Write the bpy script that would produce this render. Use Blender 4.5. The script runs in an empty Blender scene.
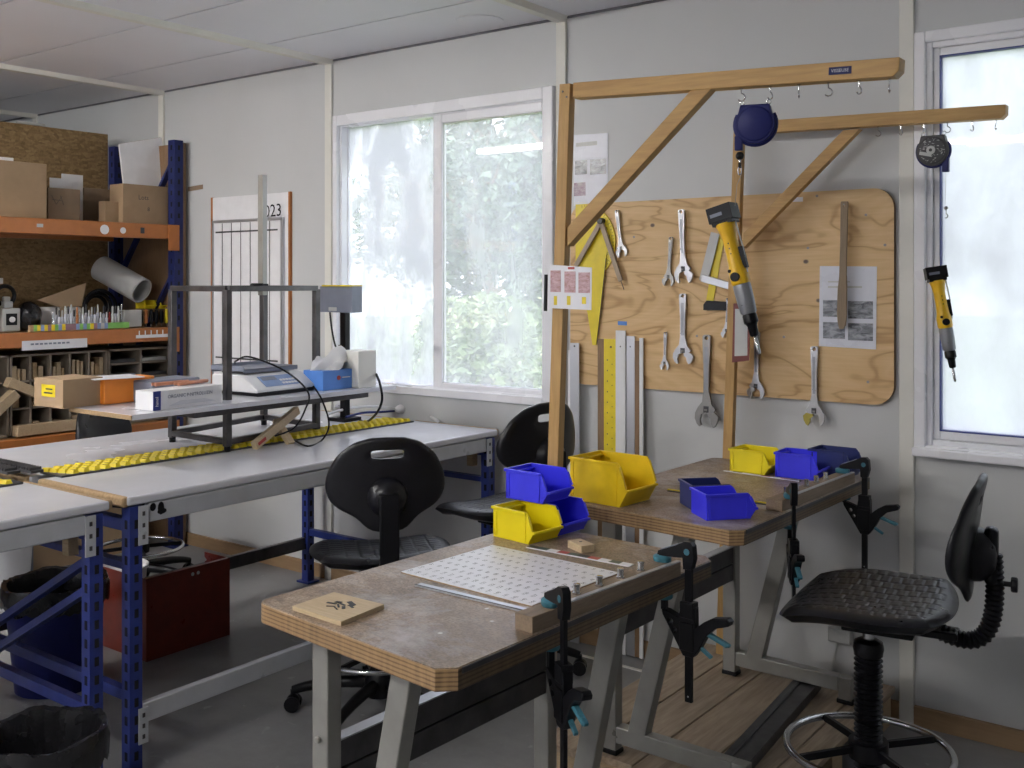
import bpy, bmesh, math, random
from mathutils import Matrix, Vector
random.seed(7)
R_ = math.radians
SC = bpy.context.scene
COL = SC.collection
V = Vector

# ---------------------------------------------------------------- camera, light, exposure
CAM_H = 1.40; FPX = 1041.0; HORIZON = 282.0; YAW = R_(37.1)
cam = bpy.data.cameras.new('camera'); camo = bpy.data.objects.new('camera', cam); COL.objects.link(camo)
cam.sensor_width = 36; cam.lens = 36 * FPX / 1024; cam.shift_y = (HORIZON - 384) / 1024
cam.clip_start = .05; cam.clip_end = 300
camo.location = (0, 0, CAM_H); camo.rotation_euler = (R_(90), 0, YAW)
SC.camera = camo
SC.view_settings.view_transform = 'Standard'; SC.view_settings.look = 'None'
SC.view_settings.gamma = 1; SC.view_settings.use_curve_mapping = False
SC.view_settings.exposure = 0.6
W_ = bpy.data.worlds.new('sky'); SC.world = W_; W_.use_nodes = True
bg = W_.node_tree.nodes['Background']; bg.inputs[0].default_value = (.86, .90, 1.0, 1); bg.inputs[1].default_value = 3.4
SKY = bg
TUBE = 100.0
sund = bpy.data.lights.new('sun', 'SUN'); sund.energy = 1.5; sund.angle = R_(4); sund.color = (1, .95, .86)
suno = bpy.data.objects.new('sun', sund); COL.objects.link(suno); suno.rotation_euler = (R_(28), R_(-32), 0)
def portal(name, x, y, z, w, h, rx, rz):
    l = bpy.data.lights.new(name, 'AREA'); l.shape = 'RECTANGLE'; l.size = w; l.size_y = h; l.cycles.is_portal = True
    o = bpy.data.objects.new(name, l); COL.objects.link(o); o.location = (x, y, z); o.rotation_euler = (R_(rx), 0, R_(rz))
portal('daylight_opening', -2.98, 3.47, 1.54, 1.26, 1.26, -90, 0)
portal('daylight_opening', -.30, 3.47, 1.52, 1.34, 1.32, -90, 0)
portal('daylight_opening', -4.4, -3.07, 1.55, 2.4, 1.3, 90, 0)

# ---------------------------------------------------------------- pixel to point on a known plane
_s, _c = math.sin(YAW), math.cos(YAW)
def P(u, v, x=None, y=None, z=None):
    t = (u - 512) / FPX; dx = -_s + _c * t; dy = _c + _s * t; dz = -(v - HORIZON) / FPX
    if x is not None: w = x / dx
    elif y is not None: w = y / dy
    else: w = (z - CAM_H) / dz
    return V((w * dx, w * dy, CAM_H + w * dz))

# ---------------------------------------------------------------- objects
def tag(o, label=None, cat=None, group=None, kind=None):
    if label: o['label'] = label
    if cat: o['category'] = cat
    if group: o['group'] = group
    if kind: o['kind'] = kind
    return o
def thing(name, label, cat, loc=(0, 0, 0), rz=0, group=None, rot=None):
    o = bpy.data.objects.new(name, None); COL.objects.link(o); o.empty_display_size = .05
    o.location = loc; o.rotation_euler = rot if rot else (0, 0, rz)
    return tag(o, label, cat, group)
def world_of(o):
    m = o.matrix_basis.copy()
    while o.parent: o = o.parent; m = o.matrix_basis @ m
    return m
def dup(root, loc, rz=None, label=None, group=None, rot=None, keep=None):
    r = root.copy(); COL.objects.link(r); r.location = loc
    if rz is not None: r.rotation_euler = (0, 0, rz)
    if rot is not None: r.rotation_euler = rot
    if label: r['label'] = label
    if group: r['group'] = group
    for ch in list(root.children):
        if keep and not keep(ch): continue
        c = ch.copy(); COL.objects.link(c); c.parent = r
        for g in list(ch.children):
            d = g.copy(); COL.objects.link(d); d.parent = c
    return r

class MB:
    def __init__(s): s.bm = bmesh.new(); s.mi = 0; s.M = Matrix()
    def m(s, i): s.mi = i; return s
    def at(s, M): s.M = M; return s
    def add(s, vs, fs):
        v = [s.bm.verts.new(s.M @ V(p)) for p in vs]
        for f in fs:
            try:
                fc = s.bm.faces.new([v[i] for i in f]); fc.material_index = s.mi
            except ValueError: pass
        return s
    def box(s, c, d, rz=0, M=None):
        x, y, z = d[0] / 2, d[1] / 2, d[2] / 2
        M = M or (Matrix.Translation(c) @ Matrix.Rotation(rz, 4, 'Z'))
        vs = [M @ V(p) for p in ((-x,-y,-z),(x,-y,-z),(x,y,-z),(-x,y,-z),(-x,-y,z),(x,-y,z),(x,y,z),(-x,y,z))]
        return s.add(vs, ((0,3,2,1),(4,5,6,7),(0,1,5,4),(1,2,6,5),(2,3,7,6),(3,0,4,7)))
    def b2(s, a, b):
        return s.box([(a[i] + b[i]) / 2 for i in range(3)], [abs(a[i] - b[i]) for i in range(3)])
    def bar(s, p0, p1, w, h, up=(0, 0, 1)):
        p0, p1 = V(p0), V(p1); z = (p1 - p0); L = z.length; z.normalize()
        x = z.cross(V(up)); 
        if x.length < 1e-4: x = V((1, 0, 0))
        x.normalize(); y = x.cross(z)
        M = Matrix((x, y, z)).transposed().to_4x4(); M.translation = (p0 + p1) / 2
        return s.box(None, (w, h, L), M=M)
    def frame(s, p0, p1):
        z = (V(p1) - V(p0)); L = z.length; z.normalize()
        x = z.orthogonal().normalized(); y = z.cross(x)
        M = Matrix((x, y, z)).transposed().to_4x4(); M.translation = V(p0)
        return M, L
    def lathe(s, prof, n=24, M=None, closed=False):
        M = M or Matrix(); vs = []; fs = []
        for r, z in prof:
            for k in range(n):
                a = 2 * math.pi * k / n; vs.append(M @ V((r * math.cos(a), r * math.sin(a), z)))
        m = len(prof)
        for i in range(m - 1 if not closed else m):
            for k in range(n):
                a, b = i * n + k, i * n + (k + 1) % n
                c, d = ((i + 1) % m) * n + (k + 1) % n, ((i + 1) % m) * n + k
                fs.append((a, b, c, d))
        if not closed:
            fs.append(tuple(range(n - 1, -1, -1))); fs.append(tuple((m - 1) * n + k for k in range(n)))
        return s.add(vs, fs)
    def cyl(s, p0, p1, r0, r1=None, n=16):
        M, L = s.frame(p0, p1)
        return s.lathe([(r0, 0), (r0 if r1 is None else r1, L)], n, M)
    def tube(s, pts, r, n=8, closed=False):
        pts = [V(p) for p in pts]; vs = []; fs = []; N = len(pts); x = None
        for i, p in enumerate(pts):
            a = pts[(i - 1) % N] if (i or closed) else p; b = pts[(i + 1) % N] if (i < N - 1 or closed) else p
            t = (b - a).normalized()
            if x is None: x = t.orthogonal().normalized()
            x = (x - t * x.dot(t)).normalized(); y = t.cross(x)
            rr = r(i / (N - 1)) if callable(r) else r
            for k in range(n):
                an = 2 * math.pi * k / n; vs.append(p + (x * math.cos(an) + y * math.sin(an)) * rr)
        for i in range(N if closed else N - 1):
            j = (i + 1) % N
            for k in range(n): fs.append((i*n+k, i*n+(k+1)%n, j*n+(k+1)%n, j*n+k))
        if not closed: fs += [tuple(range(n - 1, -1, -1)), tuple((N-1)*n + k for k in range(n))]
        return s.add(vs, fs)
    def prism(s, pts, h, M=None, h0=0.):
        """2D outline in the local XY plane, extruded along local Z from h0 to h0+h"""
        M = M or Matrix(); n = len(pts)
        a = sum(pts[i][0] * pts[(i+1) % n][1] - pts[(i+1) % n][0] * pts[i][1] for i in range(n))
        if a < 0: pts = pts[::-1]
        vs = [M @ V((p[0], p[1], h0)) for p in pts] + [M @ V((p[0], p[1], h0 + h)) for p in pts]
        fs = [tuple(range(n - 1, -1, -1)), tuple(range(n, 2 * n))] + [(i, (i+1) % n, n + (i+1) % n, n + i) for i in range(n)]
        return s.add(vs, fs)
    def plate(s, outer, holes, h, M=None):
        """outline with holes, extruded"""
        M = M or Matrix(); b = bmesh.new(); es = []
        for loop in [outer] + holes:
            vv = [b.verts.new((p[0], p[1], 0)) for p in loop]
            es += [b.edges.new((vv[i], vv[(i+1) % len(vv)])) for i in range(len(vv))]
        bmesh.ops.triangle_fill(b, use_beauty=True, use_dissolve=False, edges=es)
        b.normal_update()
        for f in b.faces:
            if f.normal.z < 0: f.normal_flip()
        r = bmesh.ops.extrude_face_region(b, geom=b.faces[:])
        for e in r['geom']:
            if isinstance(e, bmesh.types.BMVert): e.co.z += h
        bmesh.ops.recalc_face_normals(b, faces=b.faces[:])
        b.verts.index_update()
        s.add([M @ v.co for v in b.verts], [[v.index for v in f.verts] for f in b.faces]); b.free()
        return s
    def ball(s, c, r, n=12, sc=(1, 1, 1)):
        prof = [(max(1e-4, math.cos(a)) * r, math.sin(a) * r) for a in [(-.5 + i / n) * math.pi for i in range(n + 1)]]
        M = Matrix.Translation(c) @ Matrix.Diagonal((*sc, 1))
        return s.lathe(prof, n * 2, M)
    def text(s, body, size, M, align='CENTER', bold=0.0, lines=1.0):
        cu = bpy.data.curves.new('t', 'FONT'); cu.body = body; cu.size = size; cu.align_x = align; cu.align_y = 'CENTER'
        cu.offset = bold * size; cu.space_line = lines; cu.resolution_u = 2
        o = bpy.data.objects.new('t', cu); me = bpy.data.meshes.new_from_object(o)
        s.add([M @ v.co for v in me.vertices], [list(p.vertices) for p in me.polygons])
        bpy.data.objects.remove(o); bpy.data.curves.remove(cu); bpy.data.meshes.remove(me)
        return s
    def build(s, name, mats, parent=None, world=False, bevel=0, smooth=40, seg=2, origin=True):
        if not isinstance(mats, (list, tuple)): mats = [mats]
        if parent is not None and world: s.bm.transform(world_of(parent).inverted())
        me = bpy.data.meshes.new(name); o = bpy.data.objects.new(name, me); COL.objects.link(o)
        if parent is None and origin and s.bm.verts:
            xs = [v.co for v in s.bm.verts]
            c = V(((min(p.x for p in xs) + max(p.x for p in xs)) / 2, (min(p.y for p in xs) + max(p.y for p in xs)) / 2, min(p.z for p in xs)))
            s.bm.transform(Matrix.Translation(-c)); o.location = c
        s.bm.to_mesh(me); s.bm.free()
        for m in mats: me.materials.append(m)
        if smooth:
            me.polygons.foreach_set('use_smooth', [True] * len(me.polygons)); me.set_sharp_from_angle(angle=R_(smooth))
        if parent is not None: o.parent = parent
        if bevel:
            b = o.modifiers.new('bevel', 'BEVEL'); b.width = bevel; b.segments = seg; b.limit_method = 'ANGLE'; b.angle_limit = R_(35)
        return o
def struct(mb, name, mats, parent=None, **k):
    o = mb.build(name, mats, parent, **k)
    if parent is None: o['kind'] = 'structure'
    return o
def rrect(w, h, r, n=5, cx=0, cy=0):
    out = []
    for qx, qy, a0 in ((1, 1, 0), (-1, 1, 90), (-1, -1, 180), (1, -1, 270)):
        for k in range(n + 1):
            a = R_(a0 + 90 * k / n); out.append((cx + qx * (w/2 - r) + r * math.cos(a), cy + qy * (h/2 - r) + r * math.sin(a)))
    return out
def frame_wall(c, nrm='-y'):
    """local XY plane stood upright facing the room (local Z towards -Y)"""
    return Matrix.Translation(c) @ Matrix.Rotation(R_(90), 4, 'X')
def bez(p0, p1, p2, p3, n=12):
    p0, p1, p2, p3 = map(V, (p0, p1, p2, p3))
    return [p0*(1-t)**3 + p1*3*t*(1-t)**2 + p2*3*t*t*(1-t) + p3*t**3 for t in [i/n for i in range(n+1)]]

# ---------------------------------------------------------------- materials
class NT:
    def __init__(s, name):
        s.mat = bpy.data.materials.new(name); s.mat.use_nodes = True; s.t = s.mat.node_tree; s.t.nodes.clear()
        s.out = s.n('ShaderNodeOutputMaterial'); s.b = s.n('ShaderNodeBsdfPrincipled'); s.l(s.b.outputs[0], s.out.inputs[0])
    def n(s, t, **k):
        x = s.t.nodes.new(t)
        for a, v in k.items(): setattr(x, a, v)
        return x
    def l(s, a, b): s.t.links.new(a, b)
    def co(s, scale=(1, 1, 1), loc=(0, 0, 0), rot=(0, 0, 0)):
        tc = s.n('ShaderNodeTexCoord'); mp = s.n('ShaderNodeMapping'); s.l(tc.outputs['Object'], mp.inputs[0])
        mp.inputs['Scale'].default_value = scale; mp.inputs['Location'].default_value = loc; mp.inputs['Rotation'].default_value = rot
        return mp.outputs[0]
    def noise(s, co, scale, detail=4, rough=.55, dist=0):
        x = s.n('ShaderNodeTexNoise'); s.l(co, x.inputs['Vector']); x.inputs['Scale'].default_value = scale
        x.inputs['Detail'].default_value = detail; x.inputs['Roughness'].default_value = rough; x.inputs['Distortion'].default_value = dist
        return x.outputs[0]
    def ramp(s, fac, stops):
        x = s.n('ShaderNodeValToRGB'); s.l(fac, x.inputs[0]); e = x.color_ramp.elements
        while len(e) < len(stops): e.new(.5)
        for i, (p, c) in enumerate(stops): e[i].position = p; e[i].color = (*c, 1) if len(c) == 3 else c
        return x.outputs[0]
    def mix(s, f, a, b, mode='MIX'):
        x = s.n('ShaderNodeMix', data_type='RGBA', blend_type=mode)
        for i, v in ((0, f), (6, a), (7, b)):
            if isinstance(v, (int, float)): x.inputs[i].default_value = v
            elif isinstance(v, tuple): x.inputs[i].default_value = (*v, 1)
            else: s.l(v, x.inputs[i])
        return x.outputs[2]
    def bump(s, h, strength=.2, dist=.002):
        x = s.n('ShaderNodeBump'); s.l(h, x.inputs['Height']); x.inputs['Strength'].default_value = strength; x.inputs['Distance'].default_value = dist
        s.l(x.outputs[0], s.b.inputs['Normal'])
    def set(s, col=None, rough=None, metal=None, spec=None):
        for k, v in (('Base Color', col), ('Roughness', rough), ('Metallic', metal), ('Specular IOR Level', spec)):
            if v is None: continue
            if isinstance(v, tuple): s.b.inputs[k].default_value = (*v, 1)
            elif isinstance(v, (int, float)): s.b.inputs[k].default_value = v
            else: s.l(v, s.b.inputs[k])
        return s
def plain(name, col, rough=.5, metal=0., var=.12, scale=20, bump=.0, spec=None):
    t = NT(name); c = t.co(); f = t.noise(c, scale)
    dark = tuple(x * (1 - var) for x in col); lite = tuple(min(1, x * (1 + var)) for x in col)
    t.set(t.ramp(f, [(.3, dark), (.7, lite)]), None, metal, spec)
    t.set(None, t.ramp(t.noise(c, scale * .6), [(.3, (max(0, rough - .08),) * 3), (.7, (min(1, rough + .08),) * 3)]))
    if bump: t.bump(t.noise(c, scale * 8), bump)
    return t.mat
def wood(name, c1, c2, axis='x', scale=1., rough=.55, knots=True):
    t = NT(name); st = {'x': (1.2, 14, 14), 'y': (14, 1.2, 14), 'z': (14, 14, 1.2)}[axis]
    co = t.co(tuple(a * scale for a in st)); f = t.noise(co, 1.6, 5, .6, 1.2); g = t.noise(t.co(tuple(a * scale * 4 for a in st)), 2, 3)
    col = t.mix(.35, t.ramp(f, [(.3, c1), (.55, c2), (.72, c1)]), t.ramp(g, [(.35, tuple(x * .8 for x in c1)), (.65, c2)]))
    if knots:
        v = t.n('ShaderNodeTexVoronoi'); t.l(t.co({'x': (3, 8, 8), 'y': (8, 3, 8), 'z': (8, 8, 3)}[axis]), v.inputs['Vector']); v.inputs['Scale'].default_value = 1.3
        k = t.ramp(v.outputs['Distance'], [(.015, (1, 1, 1)), (.05, (0, 0, 0))]); col = t.mix(k, col, tuple(x * .35 for x in c1))
    t.set(col, rough); t.bump(f, .15, .001)
    return t.mat
M = {}
M['wall'] = plain('wall_paint', (.585, .595, .60), .42, var=.03, scale=2, bump=.02)
M['trim'] = plain('trim_cream', (.76, .75, .70), .45, var=.04, scale=6)
M['pvc'] = plain('white_pvc', (.88, .88, .92), .3, var=.03, scale=5)
M['ceil'] = plain('ceiling_panel', (.78, .78, .83), .5, var=.03, scale=1.5)
M['dark_gap'] = plain('dark_gap', (.16, .16, .18), .8)
M['black'] = plain('black_plastic', (.006, .006, .008), .36, var=.2, spec=.22)
M['blackrub'] = plain('black_polyurethane', (.008, .008, .011), .34, var=.2, bump=.05, spec=.32)
M['steel'] = plain('dull_steel', (.30, .29, .27), .38, .85, scale=14, bump=.05)
M['frame_grey'] = plain('grey_frame_paint', (.33, .325, .30), .35, .35, scale=10)
M['alu'] = plain('aluminium', (.52, .53, .56), .36, .7, var=.02, scale=6)
M['chrome'] = plain('chrome', (.58, .585, .60), .20, 1., var=.03)
M['tool_chrome'] = plain('tool_chrome', (.46, .46, .47), .34, .85, var=.10, scale=30)
M['tool_web'] = plain('tool_recess', (.27, .275, .29), .45, .7, var=.1, scale=30)
M['gear'] = plain('gear_case_grey', (.27, .28, .30), .35, .3, var=.08)
M['rawsteel'] = plain('raw_steel_tube', (.085, .082, .085), .42, .7, var=.3, scale=16)
M['dark'] = plain('dark_grey', (.05, .05, .055), .5)
M['blue'] = plain('rack_blue', (.018, .035, .21), .4, var=.15)
M['rack_shaded'] = plain('rack_blue_shaded', (.014, .022, .11), .45, var=.15, spec=.3)  # rack blue darkened in the colour for the shade around the rack
M['orange'] = plain('rack_orange', (.44, .155, .04), .4, var=.1)
M['white'] = plain('white_paper', (.80, .80, .82), .5, var=.03)
M['paper'] = plain('paper_white', (.84, .84, .88), .35, var=.02)
M['bench'] = plain('bench_white', (.70, .71, .76), .22, var=.04, scale=4)
M['bench_beam'] = plain('bench_beam', (.52, .54, .58), .35, .1, var=.05)
M['card'] = plain('cardboard', (.36, .25, .15), .8, var=.1, scale=9, bump=.05)
M['card_d'] = plain('cardboard_dark', (.24, .17, .11), .8, var=.12, scale=9)
M['ybin'] = plain('yellow_bin_plastic', (.93, .76, .006), .38, var=.05, scale=10)
M['ybin2'] = plain('deep_yellow_bin_plastic', (.88, .60, .008), .40, var=.10, scale=14)
M['bbin'] = plain('blue_bin_plastic', (.045, .045, .90), .36, var=.06, scale=10)
M['nbin'] = plain('navy_bin_plastic', (.014, .025, .14), .4, var=.1, scale=10)
M['teal'] = plain('teal_rubber', (.04, .165, .22), .5, var=.1)
M['yellow'] = plain('bright_yellow', (.80, .63, .02), .4, var=.08)
M['dyellow'] = plain('tool_yellow', (.85, .50, .015), .35, var=.05)
M['red'] = plain('red_enamel', (.17, .022, .012), .35, var=.15)
M['redp'] = plain('red_paint', (.45, .05, .04), .4)
M['navy'] = plain('navy_plastic', (.010, .014, .11), .45, var=.08, spec=.25)
M['lblue'] = plain('light_blue_card', (.09, .25, .68), .4, var=.06)
M['orange_card'] = plain('orange_plastic', (.88, .28, .035), .4, var=.05)
M['slate'] = plain('slate_grey_plastic', (.20, .22, .28), .4, var=.06)
M['lgrey'] = plain('light_grey_plastic', (.52, .53, .52), .4, var=.05)
M['bag'] = plain('black_bin_bag', (.012, .012, .014), .25, var=.3, bump=.4, scale=12)
M['clearp'] = plain('cloudy_plastic', (.62, .64, .72), .2, var=.15, scale=40)
M['brass'] = plain('brass', (.40, .34, .08), .35, .7)
M['pine'] = wood('pine', (.42, .235, .075), (.56, .345, .125), 'z', 1.0)
M['pine_x'] = wood('pine_beam', (.42, .235, .075), (.56, .345, .125), 'x', 1.0)
M['pine_lt'] = wood('pale_wood', (.56, .42, .25), (.66, .52, .33), 'x', 2.)
M['wood_grey'] = wood('greyed_wood', (.34, .27, .19), (.44, .35, .25), 'z', 1.6)
M['skirt'] = wood('skirting_pine', (.30, .19, .10), (.38, .25, .14), 'x', .6)
M['pallet'] = wood('pallet_board', (.20, .145, .10), (.44, .34, .24), 'y', .8)
M['block'] = wood('block_wood', (.40, .29, .17), (.50, .38, .24), 'x', 3, knots=False)
M['brown'] = wood('brown_wood', (.20, .12, .06), (.28, .17, .09), 'z', 2, knots=False)
M['paddle'] = wood('paddle_wood', (.22, .155, .095), (.29, .21, .13), 'z', 2, knots=False)
M['slot'] = plain('slot_shadow', (.006, .006, .01), .9)
M['rail'] = wood('rail_wood', (.20, .14, .09), (.28, .205, .14), 'y', 2, knots=False)
M['chip'] = plain('chipboard_edge', (.38, .26, .14), .8, var=.2, scale=120)

def ply_edge(nm='plywood_edge', k=1.):
    t = NT(nm); w = t.n('ShaderNodeTexWave', wave_type='BANDS', bands_direction='Z'); t.l(t.co(), w.inputs['Vector'])
    w.inputs['Scale'].default_value = 42; w.inputs['Distortion'].default_value = .6; w.inputs['Detail'].default_value = 2
    a = t.ramp(w.outputs['Color'], [(.12, (.11*k, .06*k, .03*k)), (.35, (.34*k, .21*k, .10*k)), (.8, (.40*k, .26*k, .13*k))])
    t.set(t.mix(.35, a, t.ramp(t.noise(t.co((30, 30, 4)), 3), [(.3, (.15*k, .09*k, .05*k)), (.7, (.5*k, .32*k, .16*k))])), .35); return t.mat
M['ply_edge'] = ply_edge(); M['ply_dark'] = ply_edge('dark_plywood_edge', .40)  # second one is a darker copy, for the desks' right-hand edges
def worn_top():
    t = NT('worn_worktop'); co = t.co(); n1 = t.noise(co, 5, 6, .65, .6); n2 = t.noise(t.co((1, 1, 1), (3, 1, 0)), 60, 6, .75)
    a = t.ramp(n1, [(.32, (.12, .08, .05)), (.45, (.25, .175, .115)), (.55, (.32, .235, .16)), (.66, (.52, .45, .38))])
    b = t.ramp(n2, [(.2, (.10, .07, .045)), (.42, (.26, .19, .13)), (.58, (.33, .25, .18)), (.72, (.60, .54, .48))])
    n3 = t.noise(t.co((1, 3, 1), (7, 2, 0)), 7, 5, .6, 1.5); c = t.mix(.6, a, b); c = t.mix(.7, c, t.ramp(t.noise(co, 190, 3, .6), [(.36, (.45, .42, .40)), (.5, (1, 1, 1)), (.66, (1.5, 1.5, 1.5))]), 'MULTIPLY'); c = t.mix(.8, c, t.ramp(t.noise(t.co((1, 1, 1), (9, 4, 0)), 2.6, 6, .7), [(.38, (.55, .52, .50)), (.62, (1.25, 1.22, 1.2))]), 'MULTIPLY'); c = t.mix(t.ramp(n3, [(.60, (0, 0, 0)), (.66, (.6, .6, .6))]), c, (.10, .075, .06)); v = t.n('ShaderNodeTexVoronoi'); t.l(co, v.inputs['Vector']); v.inputs['Scale'].default_value = 13
    sp = t.ramp(v.outputs['Distance'], [(.04, (1, 1, 1)), (.075, (0, 0, 0))]); pick = t.ramp(t.noise(co, 4.3, 2), [(.52, (0, 0, 0)), (.58, (1, 1, 1))])
    c = t.mix(t.mix(1., sp, pick, 'MULTIPLY'), c, (.78, .76, .72))
    c = t.mix(t.ramp(t.noise(t.co((1, 1, 1), (5, 2, 0)), 3.2, 7, .72, .5), [(.50, (0, 0, 0)), (.68, (.75, .75, .75))]), c, (.58, .55, .56))
    t.set(c, t.ramp(n2, [(.3, (.30,) * 3), (.7, (.52,) * 3)])); t.bump(n2, .25, .001); return t.mat
M['worktop'] = worn_top()
def pegboard():
    t = NT('plywood_face'); co = t.co((.9, 1, 3.4)); d = t.noise(co, 1.4, 3, .5, 1.0)
    mul = t.n('ShaderNodeMath', operation='MULTIPLY'); t.l(d, mul.inputs[0]); mul.inputs[1].default_value = 17
    fr = t.n('ShaderNodeMath', operation='PINGPONG'); t.l(mul.outputs[0], fr.inputs[0]); fr.inputs[1].default_value = 1
    c = t.ramp(fr.outputs[0], [(.05, (.42, .23, .08)), (.28, (.68, .45, .21)), (1, (.76, .53, .27))])
    c = t.mix(.35, c, t.ramp(t.noise(t.co((2, 2, 40)), 3, 4), [(.3, (.52, .31, .12)), (.7, (.76, .54, .28))]))
    v = t.n('ShaderNodeTexVoronoi'); t.l(t.co((1, 1, 1.3)), v.inputs['Vector']); v.inputs['Scale'].default_value = 6.5
    c = t.mix(t.ramp(v.outputs['Distance'], [(.045, (1, 1, 1)), (.075, (0, 0, 0))]), c, (.13, .085, .06))
    t.set(c, .5); return t.mat
M['peg'] = pegboard()
def osb(name, k=1.):
    t = NT(name); v = t.n('ShaderNodeTexVoronoi'); t.l(t.co((1, 42, 90), rot=(.5, 0, 0)), v.inputs['Vector']); v.inputs['Scale'].default_value = 1.0; v.inputs['Randomness'].default_value = 1
    a = t.ramp(v.outputs['Color'], [(.1, (.16*k, .095*k, .035*k)), (.5, (.30*k, .19*k, .085*k)), (.9, (.42*k, .29*k, .14*k))])
    t.set(t.mix(.4, a, t.ramp(t.noise(t.co((1, 30, 16)), 3, 5, .7), [(.3, (.14*k, .085*k, .035*k)), (.7, (.38*k, .26*k, .12*k))])), .7); return t.mat
M['osb'] = osb('osb_board', .95)
def concrete():
    t = NT('concrete_floor'); co = t.co(); n = t.noise(co, 1.7, 6, .6, .4); m = t.noise(co, 14, 5, .7)
    c = t.mix(.5, t.ramp(n, [(.3, (.19, .192, .195)), (.7, (.32, .32, .32))]), t.ramp(m, [(.3, (.17, .17, .172)), (.7, (.33, .33, .332))]))
    v = t.ramp(t.noise(co, 9, 3, .5, 2.), [(.66, (0, 0, 0)), (.72, (1, 1, 1))]); c = t.mix(v, c, (.36, .36, .37))
    t.set(c, t.ramp(m, [(.3, (.35,) * 3), (.7, (.6,) * 3)])); t.bump(m, .1, .002); return t.mat
M['floor'] = concrete()
def emis(name, col, s):
    m = bpy.data.materials.new(name); m.use_nodes = True; b = m.node_tree.nodes['Principled BSDF']
    b.inputs['Emission Color'].default_value = (*col, 1); b.inputs['Emission Strength'].default_value = s; return m
M['tube'] = emis('lamp_tube', (1.0, .97, .93), TUBE)
def glass(name, lo, hi, a, b, scale, tint=(1, 1, 1)):
    """window pane: clear glass under a cloudy dried-on film (noise decides where the film is thick)"""
    m = bpy.data.materials.new(name); m.use_nodes = True; t = m.node_tree; t.nodes.clear(); N = t.nodes.new; L = t.links.new
    out = N('ShaderNodeOutputMaterial'); tr = N('ShaderNodeBsdfTransparent'); tr.inputs[0].default_value = (*tint, 1)
    tl = N('ShaderNodeBsdfTranslucent'); tl.inputs[0].default_value = (.54, .535, .575, 1); gl = N('ShaderNodeBsdfGlossy'); gl.inputs['Roughness'].default_value = .02
    tc = N('ShaderNodeTexCoord'); mp = N('ShaderNodeMapping'); mp.inputs['Scale'].default_value = scale; L(tc.outputs['Object'], mp.inputs[0])
    nz = N('ShaderNodeTexNoise'); nz.inputs['Scale'].default_value = 1.; nz.inputs['Detail'].default_value = 6; nz.inputs['Roughness'].default_value = .6; L(mp.outputs[0], nz.inputs['Vector'])
    mr = N('ShaderNodeMapRange'); mr.inputs['From Min'].default_value = a; mr.inputs['From Max'].default_value = b
    mr.inputs['To Min'].default_value = lo; mr.inputs['To Max'].default_value = hi; L(nz.outputs[0], mr.inputs[0])
    m1 = N('ShaderNodeMixShader'); L(mr.outputs[0], m1.inputs[0]); L(tr.outputs[0], m1.inputs[1]); L(tl.outputs[0], m1.inputs[2])
    m2 = N('ShaderNodeMixShader'); m2.inputs[0].default_value = .05; L(m1.outputs[0], m2.inputs[1]); L(gl.outputs[0], m2.inputs[2]); L(m2.outputs[0], out.inputs[0])
    return m
M['glass_l'] = glass('filmed_glass', .35, .95, .36, .58, (5.5, 3, 2.2), (.97, .97, 1))
M['glass_r'] = glass('lightly_filmed_glass', .22, .46, .35, .65, (4, 3, 1.5), (.97, .97, 1))
M['glass_w'] = glass('frosted_film_glass', .72, .98, .35, .6, (3, 3, 1.6), (.94, .97, 1))
def leafmat(name, cs):
    t = NT(name); t.set(t.ramp(t.noise(t.co(), 2.2, 5, .7), [(.3, cs[0]), (.5, cs[1]), (.68, cs[2])]), .5); return t.mat
M['leaf1'] = leafmat('bush_leaves', ((.04, .07, .03), (.16, .24, .08), (.60, .66, .34)))
M['leaf2'] = leafmat('tree_leaves', ((.02, .04, .03), (.07, .12, .07), (.30, .38, .24)))
M['grass'] = plain('lawn', (.22, .30, .08), .9, var=.4, scale=3)

# ---------------------------------------------------------------- the room
YB = 3.40; ZC = 2.445; XL, XR, YF = -8.6, 2.6, -3.0
MODX = [-.994 + 1.327 * k for k in range(-5, 3)]
WIN = [(-3.61, -2.355, .905, 2.178), (-.967, .37, .86, 2.184)]
b = MB(); y0, y1 = YB, YB + .09
for xa, xb in ((XL - .1, WIN[0][0]), (WIN[0][1], WIN[1][0]), (WIN[1][1], XR + .1)): b.b2((xa, y0, 0), (xb, y1, ZC + .1))
for w in WIN: b.b2((w[0], y0, 0), (w[1], y1, w[2])); b.b2((w[0], y0, w[3]), (w[1], y1, ZC + .1))
struct(b, 'wall_back', M['wall'], smooth=0, origin=False)
b = MB().b2((XL - .1, YF - .1, 0), (XL, YB + .09, ZC + .1)); struct(b, 'wall_left', M['wall'], smooth=0, origin=False)
b = MB()
b.b2((XR, YF - .1, 0), (XR + .1, YB, ZC + .1))
struct(b, 'wall_right', M['wall'], smooth=0, origin=False)
b = MB()
for xa, xb in ((XL, -5.6), (-3.2, XR)): b.b2((xa, YF - .1, 0), (xb, YF, ZC + .1))
b.b2((-5.6, YF - .1, 0), (-3.2, YF, .9)); b.b2((-5.6, YF - .1, 2.2), (-3.2, YF, ZC + .1))
struct(b, 'wall_front', M['wall'], smooth=0, origin=False)
b = MB().b2((XL - .1, YF - .1, -.1), (XR + .1, YB + .09, 0)); struct(b, 'floor', M['floor'], smooth=0, origin=False)
b = MB().m(1).b2((XL - .1, YF - .1, ZC + .012), (XR + .1, YB, ZC + .1)).m(0); y = 3.395
ys = [3.40, 3.0, 2.48, 1.965, 1.45, .93, .41, -.11, -.63, -1.15, -1.67, -2.19, -2.71, YF]
for k in range(len(ys) - 1): b.b2((XL, ys[k] - .005, ZC), (XR, ys[k + 1] + .005, ZC + .012))
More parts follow.
